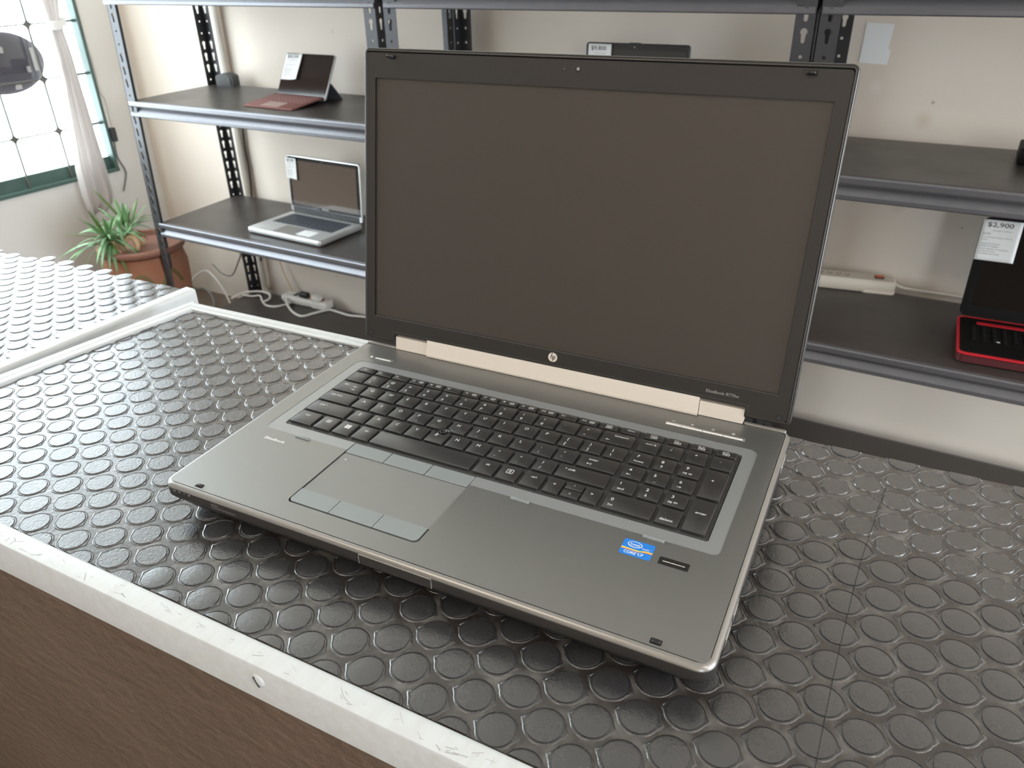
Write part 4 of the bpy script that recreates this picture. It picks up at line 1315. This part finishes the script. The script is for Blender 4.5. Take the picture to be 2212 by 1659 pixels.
ARROWS = {'<-': 'l', '->': 'r', '^|': 'u', '|v': 'd', '<-|': 'l', '|<-': 'l', '->|': 'r'}
for kx, ky, kw, kd, legs in KEYS:
    rings = []
    for g, z in ((0.55, -1.2), (0.45, 0.2), (0.30, 0.95), (-0.05, 1.15)):
        rings.append([(p[0] * mm, p[1] * mm, z * mm) for p in key_outline(kx, ky, kw, kd, 0.9 + g * 0.4, g)])
    if len({len(r) for r in rings}) > 1:
        n_ = min(len(r) for r in rings)
        rings = [[r[int(i * len(r) / n_)] for i in range(n_)] for r in rings]
    key = lb().loft(rings).build('key', 'key', lap, smooth=40)
    if not legs:
        continue
    mb = lb(kx * mm, ky * mm, 0.00118)
    for lg_ in legs:
        s, dx, dy, h = lg_[:4]
        if s == '#icon':
            w_, h_ = lg_[3], lg_[4]
            b0 = rrect(dx * mm, (dx + w_) * mm, dy * mm, (dy + h_) * mm, 0.0006, 2)
            b1 = rrect((dx + .45) * mm, (dx + w_ - .45) * mm, (dy + .45) * mm, (dy + h_ - .45) * mm, 0.0003, 2)
            mb.plate(b0, [b1], 0, 0.00002)
            for yy in ((0.5,) if h_ < 3.5 else (0.28, 0.5, 0.72)):
                mb.box((dx + w_ * .3) * mm, (dx + w_ * .7) * mm, (dy + h_ * yy - .25) * mm, (dy + h_ * yy + .25) * mm, 0, 0.00002)
        elif s == '$win':
            for i in (0, 1):
                for j in (0, 1):
                    mb.plate(S([(dx + i * 2.6 + j * .12, dy + j * 2.5 + i * .0), (dx + i * 2.6 + 2.3, dy + j * 2.5 - .15 * (1 - j) - .1 * i), (dx + i * 2.6 + 2.3, dy + j * 2.5 + 2.2 + .2 * j * i), (dx + i * 2.6, dy + j * 2.5 + 2.2)]), [], 0, 0.00002)
        elif s in ARROWS:
            a = {'l': 180, 'r': 0, 'u': 90, 'd': 270}[ARROWS[s]]
            keep_ = mb.x
            mb.x = mb.x @ Matrix.Translation(((dx + 1.6) * mm, (dy + h / 2) * mm, 0)) @ Matrix.Rotation(RAD(a), 4, 'Z')
            mb.box(-0.0016, 0.0012, -0.00022, 0.00022, 0, 0.00002)
            mb.plate([(0.0018, 0), (0.0006, 0.0010), (0.0002, 0.0007), (0.0010, 0), (0.0002, -0.0007), (0.0006, -0.0010)], [], 0, 0.00002)
            if s in ('<-|', '|<-', '->|'):
                mb.box(0.0021 if s != '<-|' else -0.0021, 0.0025 if s != '<-|' else -0.0016, -0.0010, 0.0010, 0, 0.00002)
            mb.x = keep_
        else:
            mb.text(s, dx * mm, dy * mm, h * mm)
    mb.build('key_legend', 'print', key)
# pointing stick between the G, H and B keys
ps_ = lb(STICK.x * mm, STICK.y * mm, 0).lathe([(0.0052, -0.0012), (0.0052, 0.0003), (0.0046, 0.0006), (0.0040, 0.0001), (0.0036, -0.0008)], n=28).build('stick_ring', 'key', lap, smooth=50)
lb(STICK.x * mm, STICK.y * mm, 0).lathe([(0.0026, -0.0010), (0.0034, 0.0004), (0.0033, 0.0012), (0.0027, 0.0014), (0.0020, 0.0008), (0.0001, 0.0006)], n=24).build('pointing_stick', 'rubber_black', lap, smooth=50)

# status marks and buttons behind the keyboard
lb(-0.1802, 0.2296, 0).lathe([(0.0014, 0), (0.0014, 0.0002)], n=20).build('power_light', 'print', lap)
pbx = lb()
pbx.plate(S([(-175.6, 231.3), (-155.8, 231.3), (-155.8, 228.4), (-156.9, 228.4), (-158.4, 229.9), (-175.0, 229.9)]), [], 0, 0.0003)
pbx.build('power_button', 'chrome', lap)
lb().rbox(-0.1752, -0.1578, 0.2276, 0.2290, 0, 0.0009, 0.0003, 0.0003).build('power_button_edge', 'white', lap)
lb().rbox(0.1114, 0.1754, 0.2283, 0.2325, 0, 0.0003, 0.0008, 0.0002).build('media_strip', 'chrome', lap)
for x0, x1 in ((111.8, 124.6), (125.0, 141.5), (141.9, 158.0), (158.4, 173.6)):
    lb().rbox(x0 * mm, x1 * mm, 0.2284, 0.2300, 0.0002, 0.0009, 0.0003, 0.0003).build('media_button', 'white', lap)
mb = lb(0, 0, 0.00006)
for x, s in ((115.6, 'v'), (131.0, 'm'), (147.8, 'o'), (164.0, '#')):
    if s == '#':
        mb.plate(S(rrect(x, x + 2.4, 234.6, 236.8, 0.4, 2)), [S(rrect(x + .5, x + 1.9, 235.1, 236.3, 0.2, 2))], 0, 0.00002)
        mb.box((x + .7) * mm, (x + 1.7) * mm, 0.2355, 0.2359, 0, 0.00002)
    elif s == 'v':
        for k in (-1, 0, 1):
            mb.box((x + 1.2 + k * 1.1 - .25) * mm, (x + 1.2 + k * 1.1 + .25) * mm, 0.2346, 0.2346 + (0.0014 if k else 0.0018), 0, 0.00002)
    elif s == 'm':
        mb.plate(S([(x, 235.2), (x + .8, 235.2), (x + 1.8, 234.4), (x + 1.8, 237.0), (x + .8, 236.2), (x, 236.2)]), [], 0, 0.00002)
    else:
        mb.plate(S(ellipse(x + 1.2, 235.6, 1.3, 1.0, 16)), [S(ellipse(x + 1.2, 235.6, 0.8, 0.5, 16))], 0, 0.00002)
mb.build('media_icons', 'print', lap)
mb = lb(0, 0, 0.00006)
mb.text('EliteBook', -0.1759, 0.0743, 0.0030, sx=0.0201 / (text_data('EliteBook')[2] * 0.0030))
mb.build('product_name', 'white', lap)

# processor sticker
mb = lb(0, 0, 0.00006)
mb.plate(rrect(0.1283, 0.1491, 0.0655, 0.0808, 0.0016, 4), [], 0, 0.00008)
stk = mb.build('processor_sticker', 'blue', lap)
mb = lb(0, 0, 0.00018)
mb.plate(S(ellipse(136.2, 76.7, 4.9, 2.9, 32)), [S(ellipse(136.2, 76.8, 4.4, 2.4, 32))], 0, 0.00002)
mb.text('intel', 0.1331, 0.0757, 0.0022, sx=0.0062 / (text_data('intel')[2] * 0.0022))
mb.text('inside', 0.1416, 0.0742, 0.0014, sx=0.0047 / (text_data('inside')[2] * 0.0014))
mb.text('TM', 0.1466, 0.0753, 0.0005)
mb.text('CORE', 0.1312, 0.0672, 0.0025, sx=0.0080 / (text_data('CORE')[2] * 0.0025))
mb.text('TM', 0.1394, 0.0690, 0.0006)
mb.text('i7', 0.1408, 0.0672, 0.0026, sx=0.0034 / (text_data('i7')[2] * 0.0026))
mb.build('sticker_lettering', 'white', stk)
mb = lb(0, 0, 0.00016)
mb.plate(S([(128.4, 71.3), (141.0, 70.9), (144.2, 72.3), (149.05, 72.5), (149.05, 73.4), (143.8, 73.2), (140.8, 71.9), (128.4, 72.4)]), [], 0, 0.00002)
mb.build('sticker_stripe', 'yellow', stk)
mb = lb(0, 0, 0.000165)
mb.plate(S([(128.4, 70.6), (140.4, 70.2), (140.9, 70.6), (128.4, 71.1)]), [], 0, 0.00002)
mb.plate(S([(141.6, 71.0), (144.6, 71.5), (149.05, 71.6), (149.05, 72.3), (144.4, 72.2)]), [], 0, 0.00002)
mb.build('sticker_stripe', 'orange', stk)
# fingerprint reader
fp = lb().rbox(0.1541, 0.1737, 0.0660, 0.0733, -0.001, 0.0003, 0.0009, 0.0002, 3).build('fingerprint_reader', 'rubber_black', lap)
lb().rbox(0.1562, 0.1718, 0.0680, 0.0711, 0.0001, 0.0004, 0.0004, 0.00005).build('sensor_slot', 'black', fp)
lb().rbox(0.1568, 0.1712, 0.0690, 0.0698, 0.0003, 0.00055, 0.0002, 0.0001).build('sensor_strip', 'chrome', fp)

# front edge: status icons, card slot, centre plate
FM = Matrix(((1, 0, 0, 0), (0, 0, -1, Y0), (0, 1, 0, 0), (0, 0, 0, 1)))


def fb():
    mb_ = MB()
    mb_.x = LM() @ FM
    return mb_


mb = fb()
for k, x in enumerate((-193.6, -188.6, -183.6, -178.6)):
    if k == 0:
        for q in (-0.8, 0, 0.8):
            mb.box((x + q - .18) * mm, (x + q + .18) * mm, -0.0056 - abs(q) * .0004, -0.0044 + abs(q) * .0004, 0.00005, 0.0001)
    elif k == 1:
        mb.plate(S(ellipse(x, -5.0, 0.9, 0.9, 16)), [S(ellipse(x, -5.0, 0.5, 0.5, 16))], 0.00005, 0.0001)
    elif k == 2:
        mb.plate(S([(x + .2, -3.9), (x - .5, -5.2), (x, -5.2), (x - .3, -6.2), (x + .6, -4.8), (x + .1, -4.8)]), [], 0.00005, 0.0001)
    else:
        mb.plate(S(ellipse(x, -5.0, 0.7, 1.0, 14)), [], 0.00005, 0.0001)
mb.text('SD-MMC', -0.1572, -0.0066, 0.0013, 0.0001)
mb.build('front_marks', 'print_grey', lap)
fb().rbox(-0.1580, -0.1335, -0.0098, -0.0072, -0.0004, 0.0004, 0.0004, 0.0002).build('card_slot', 'body', lap)
fb().box(-0.1572, -0.1343, -0.0083, -0.0078, 0.0002, 0.00055).build('slot_line', 'alu_rim', lap)
pt = fb().plate(rrect(-0.0262, 0.0292, -0.0118, -0.0040, 0.0003, 2), [], -0.0004, 0.0003).build('front_plate', 'body', lap)
mb = fb()
mb.box(-0.0266, 0.0296, -0.0042, -0.0037, 0, 0.0005)
mb.box(-0.0266, -0.0262, -0.0118, -0.0037, 0, 0.0005)
mb.box(0.0292, 0.0296, -0.0118, -0.0037, 0, 0.0005)
mb.build('plate_outline', 'chrome', pt)
# right side: ports
RM = Matrix(((0, 0, 1, BW), (1, 0, 0, 0), (0, 1, 0, 0), (0, 0, 0, 1)))


def rb():
    mb_ = MB()
    mb_.x = LM() @ RM
    return mb_


for y0, y1 in ((0.0265, 0.0415), (0.0470, 0.0620)):
    u_ = rb().plate(rrect(y0, y1, -0.0100, -0.0040, 0.0004, 2), [rrect(y0 + .0007, y1 - .0007, -0.0093, -0.0047, 0.0003, 2)], -0.004, 0.0004).build('usb_port', 'chrome', lap)
    rb().box(y0 + .0018, y1 - .0018, -0.0078, -0.0062, -0.004, 0.0002).build('port_tongue', 'white', u_)
rb().rbox(0.075, 0.205, -0.0104, -0.0052, -0.001, 0.0004, 0.0006, 0.0003).build('optical_drive_door', 'body', lap)
rb().rbox(0.212, 0.232, -0.0110, -0.0045, -0.001, 0.0005, 0.0008, 0.0003).build('rear_port', 'chrome', lap)
for k in range(4):
    mb = rb()
    mb.x = mb.x @ Matrix.Translation((0.018 - k * 0.0075, -0.0075, 0))
    mb.lathe([(0.0022, -0.001), (0.0022, 0.0003), (0.0016, 0.0005), (0.0012, -0.001)], n=14).build('audio_jack', 'rubber_black', lap) if k < 2 else None

# hinge covers
HB = [(0.2508, 0.0004), (0.2506, 0.0022), (0.2511, 0.0024), (0.2511, 0.0034), (0.2514, 0.0036), (0.2545, 0.0158), (0.2575, 0.0162), (0.2600, 0.0150), (0.2610, 0.0004)]
lb().loft([[(x, y, z) for y, z in HB] for x in (-0.1316, 0.1316)]).build('hinge_bar', 'hinge', lap, smooth=25)
HC = [(0.2532, 0.0004), (0.2536, 0.0020), (0.2553, 0.0126), (0.2575, 0.0128), (0.2600, 0.0120), (0.2610, 0.0004)]
for x0, x1 in ((-0.1680, -0.1322), (0.1322, 0.1685)):
    lb().loft([[(x, y, z) for y, z in HC] for x in (x0, x1)]).build('hinge_cover', 'hinge', lap, smooth=25)

# ---- lid
LA = RAD(79.4284)
LIDM = Matrix.Translation((-LX, 0.257658 - LY, 0.030284 - LZ)) @ Matrix.Rotation(LA, 4, 'X')
sh = []
LO = [(-203.6, -24.0), (203.6, -24.0), (203.6, 240.4), (-203.6, 240.4)]


def lid_outline(ins, r=5.0, rbt=4.0, notch=True, bottom=-24.0, nb=-15.2, side=204.6, topv=242.4, nl=-169.3, nr=168.7):
    a, b, t_ = side - ins, bottom + ins, topv - ins
    pl = arc(a - rbt + ins, b + rbt - ins, rbt - ins, 270, 360, 4) + arc(a - r + ins, t_ - r + ins, r - ins, 0, 90, 5) + arc(-a + r - ins, t_ - r + ins, r - ins, 90, 180, 5) + arc(-a + rbt - ins, b + rbt - ins, rbt - ins, 180, 270, 4)
    if notch:
        pl += [(nl - ins, b), (nl - ins, nb + ins), (nr + ins, nb + ins), (nr + ins, b)]
    return pl


mb = MB()
rings = []
for ins, w in ((2.2, -8.6), (0.7, -7.8), (0.0, -6.2), (0.0, -2.2), (0.25, -1.0), (0.9, -0.45), (1.15, -0.9), (1.45, -0.9), (1.7, 0.05), (2.3, 0.3), (2.8, 0.2), (3.0, -0.2), (3.0, -2.4)):
    rings.append([(p[0] * mm, p[1] * mm, w * mm) for p in lid_outline(ins)])
mb.loft(rings, cap0=False, cap1=False)
lid = mb.build('lid', 'lidshell', lap, smooth=50)
lid.matrix_local = LIDM
MB().plate(S(lid_outline(2.2)), [], -0.0088, -0.0085).build('lid_back', 'lidshell', lid)
MB().plate(S(lid_outline(2.9)), [], -0.0036, -0.0026).build('bezel_gap', 'black', lid)
bz = lid_outline(0.0, 3.0, 3.0, True, -21.2, -15.4, 201.4, 238.5)
MB().plate(S(bz), [rrect(-0.1926, 0.1926, -0.0004, 0.2178, 0.0014, 3)], -0.0025, 0.0).build('bezel', 'bezel', lid)
sc_ = MB().plate([(-0.1930, -0.0010), (0.1930, -0.0010), (0.1930, 0.2184), (-0.1930, 0.2184)], [], -0.0027, -0.0021).build('screen', 'screen', lid)
mb = MB()
mb.loft([[(q[0], q[1], w_) for q in rrect(-0.1926, 0.1926, -0.0004, 0.2178, 0.0014, 3)] for w_ in (-0.0001, -0.0024)], False, False)
mb.build('opening_shade', 'black', lid)  # wall of the screen opening, coloured black to stand for its shade
MB().loft([[(x, 0.00035, -0.0024), (x, 0.00035, -0.0005), (x, -0.0002, 0.0001), (x, -0.0005, 0.0001), (x, -0.0005, -0.0024)] for x in (-0.1922, 0.1922)]).build('bevel_highlight', 'lidshell', lid)  # paler bevels along bottom and right only, painting in the edge highlight
MB().loft([[(0.1922, y, -0.0024), (0.1922, y, -0.0005), (0.1926, y, 0.0001), (0.1929, y, 0.0001), (0.1929, y, -0.0024)] for y in (0.0, 0.2174)]).build('bevel_highlight', 'lidshell', lid)
# webcam, microphone holes, latch hooks, bumpers
wc = MB().lathe([(0.0021, -0.0002), (0.0021, 0.0002), (0.0017, 0.0003), (0.0015, 0.0001)], (0, 0.2318, 0), 28).build('webcam', 'rubber_black', lid)
MB().lathe([(0.0013, 0), (0.0013, 0.00025), (0.0001, 0.0004)], (0, 0.2318, 0), 20).build('webcam_lens', 'print_grey', wc)
for x in (-0.0331, 0.0362):
    MB().lathe([(0.0006, 0), (0.0006, 0.00008)], (x, 0.2317, 0), 12).build('microphone_hole', 'black', lid)
MB().lathe([(0.0004, 0), (0.0004, 0.00008)], (-0.0118, 0.2316, 0), 10).build('webcam_light', 'print_grey', lid)
for x0, x1 in ((-0.1786, -0.1705), (0.1702, 0.1780)):
    MB().rbox(x0, x1, 0.2336, 0.2374, -0.0005, 0.00012, 0.0004, 0.00005).build('latch_slot', 'black', lid)
    MB().rbox(x0 + 0.0006, x1 - 0.0010, 0.2345, 0.2366, 0, 0.0052, 0.0005, 0.0005, 3).build('latch_hook', 'rubber_black', lid, smooth=50)
for x in (-0.1975, 0.1953):
    fr = MB().plate(rrect(x - .0022, x + .0022, -0.0210 + .0003, -0.0163, 0.0004, 2), [rrect(x - .0018, x + .0018, -0.0203, -0.0167, 0.0003, 2)], 0, 0.0001).build('bumper_gap', 'black', lid)
    MB().rbox(x - .0017, x + .0017, -0.0202, -0.0168, 0, 0.0004, 0.0003, 0.0002).build('bezel_bumper', 'dark_grey', lid)
# maker's round emblem and the model name
lg2 = MB()
lg2.plate(S(ellipse(-1.2, -6.1, 4.3, 4.3, 40)), [], 0, 0.0003)
em = lg2.build('maker_emblem', 'hinge', lid)
mb = MB()
e0 = 0.00032


def stroke(p, q, w):
    p, q = Vector(p), Vector(q)
    nn = Vector((-(q - p).y, (q - p).x)).normalized() * w / 2
    return [tuple(p - nn), tuple(q - nn), tuple(q + nn), tuple(p + nn)]


for a, b in (((-3.3, -7.6), (-1.75, -2.0)), ((-1.75, -7.6), (-1.1, -5.35)), ((-1.1, -5.35), (-1.35, -4.95)), ((-1.35, -4.95), (-2.4, -4.95)),
             ((-1.65, -10.2), (-0.1, -4.95)), ((-0.1, -4.95), (1.05, -4.95)), ((1.05, -4.95), (1.25, -5.4)), ((1.25, -5.4), (0.75, -7.2)), ((0.75, -7.2), (0.4, -7.6)), ((0.4, -7.6), (-0.75, -7.6))):
    mb.plate(S(stroke(a, b, 0.62)), [], e0, e0 + 0.00005)
mb.build('emblem_letters', 'bezel', em)
mb = MB()
nm = 'EliteBook 8770w'
mb.text(nm, 0.1358, -0.0088, 0.0026, 0.00012, sx=0.0268 / (text_data(nm)[2] * 0.0026))
mb.build('model_name', 'print_grey', lid)
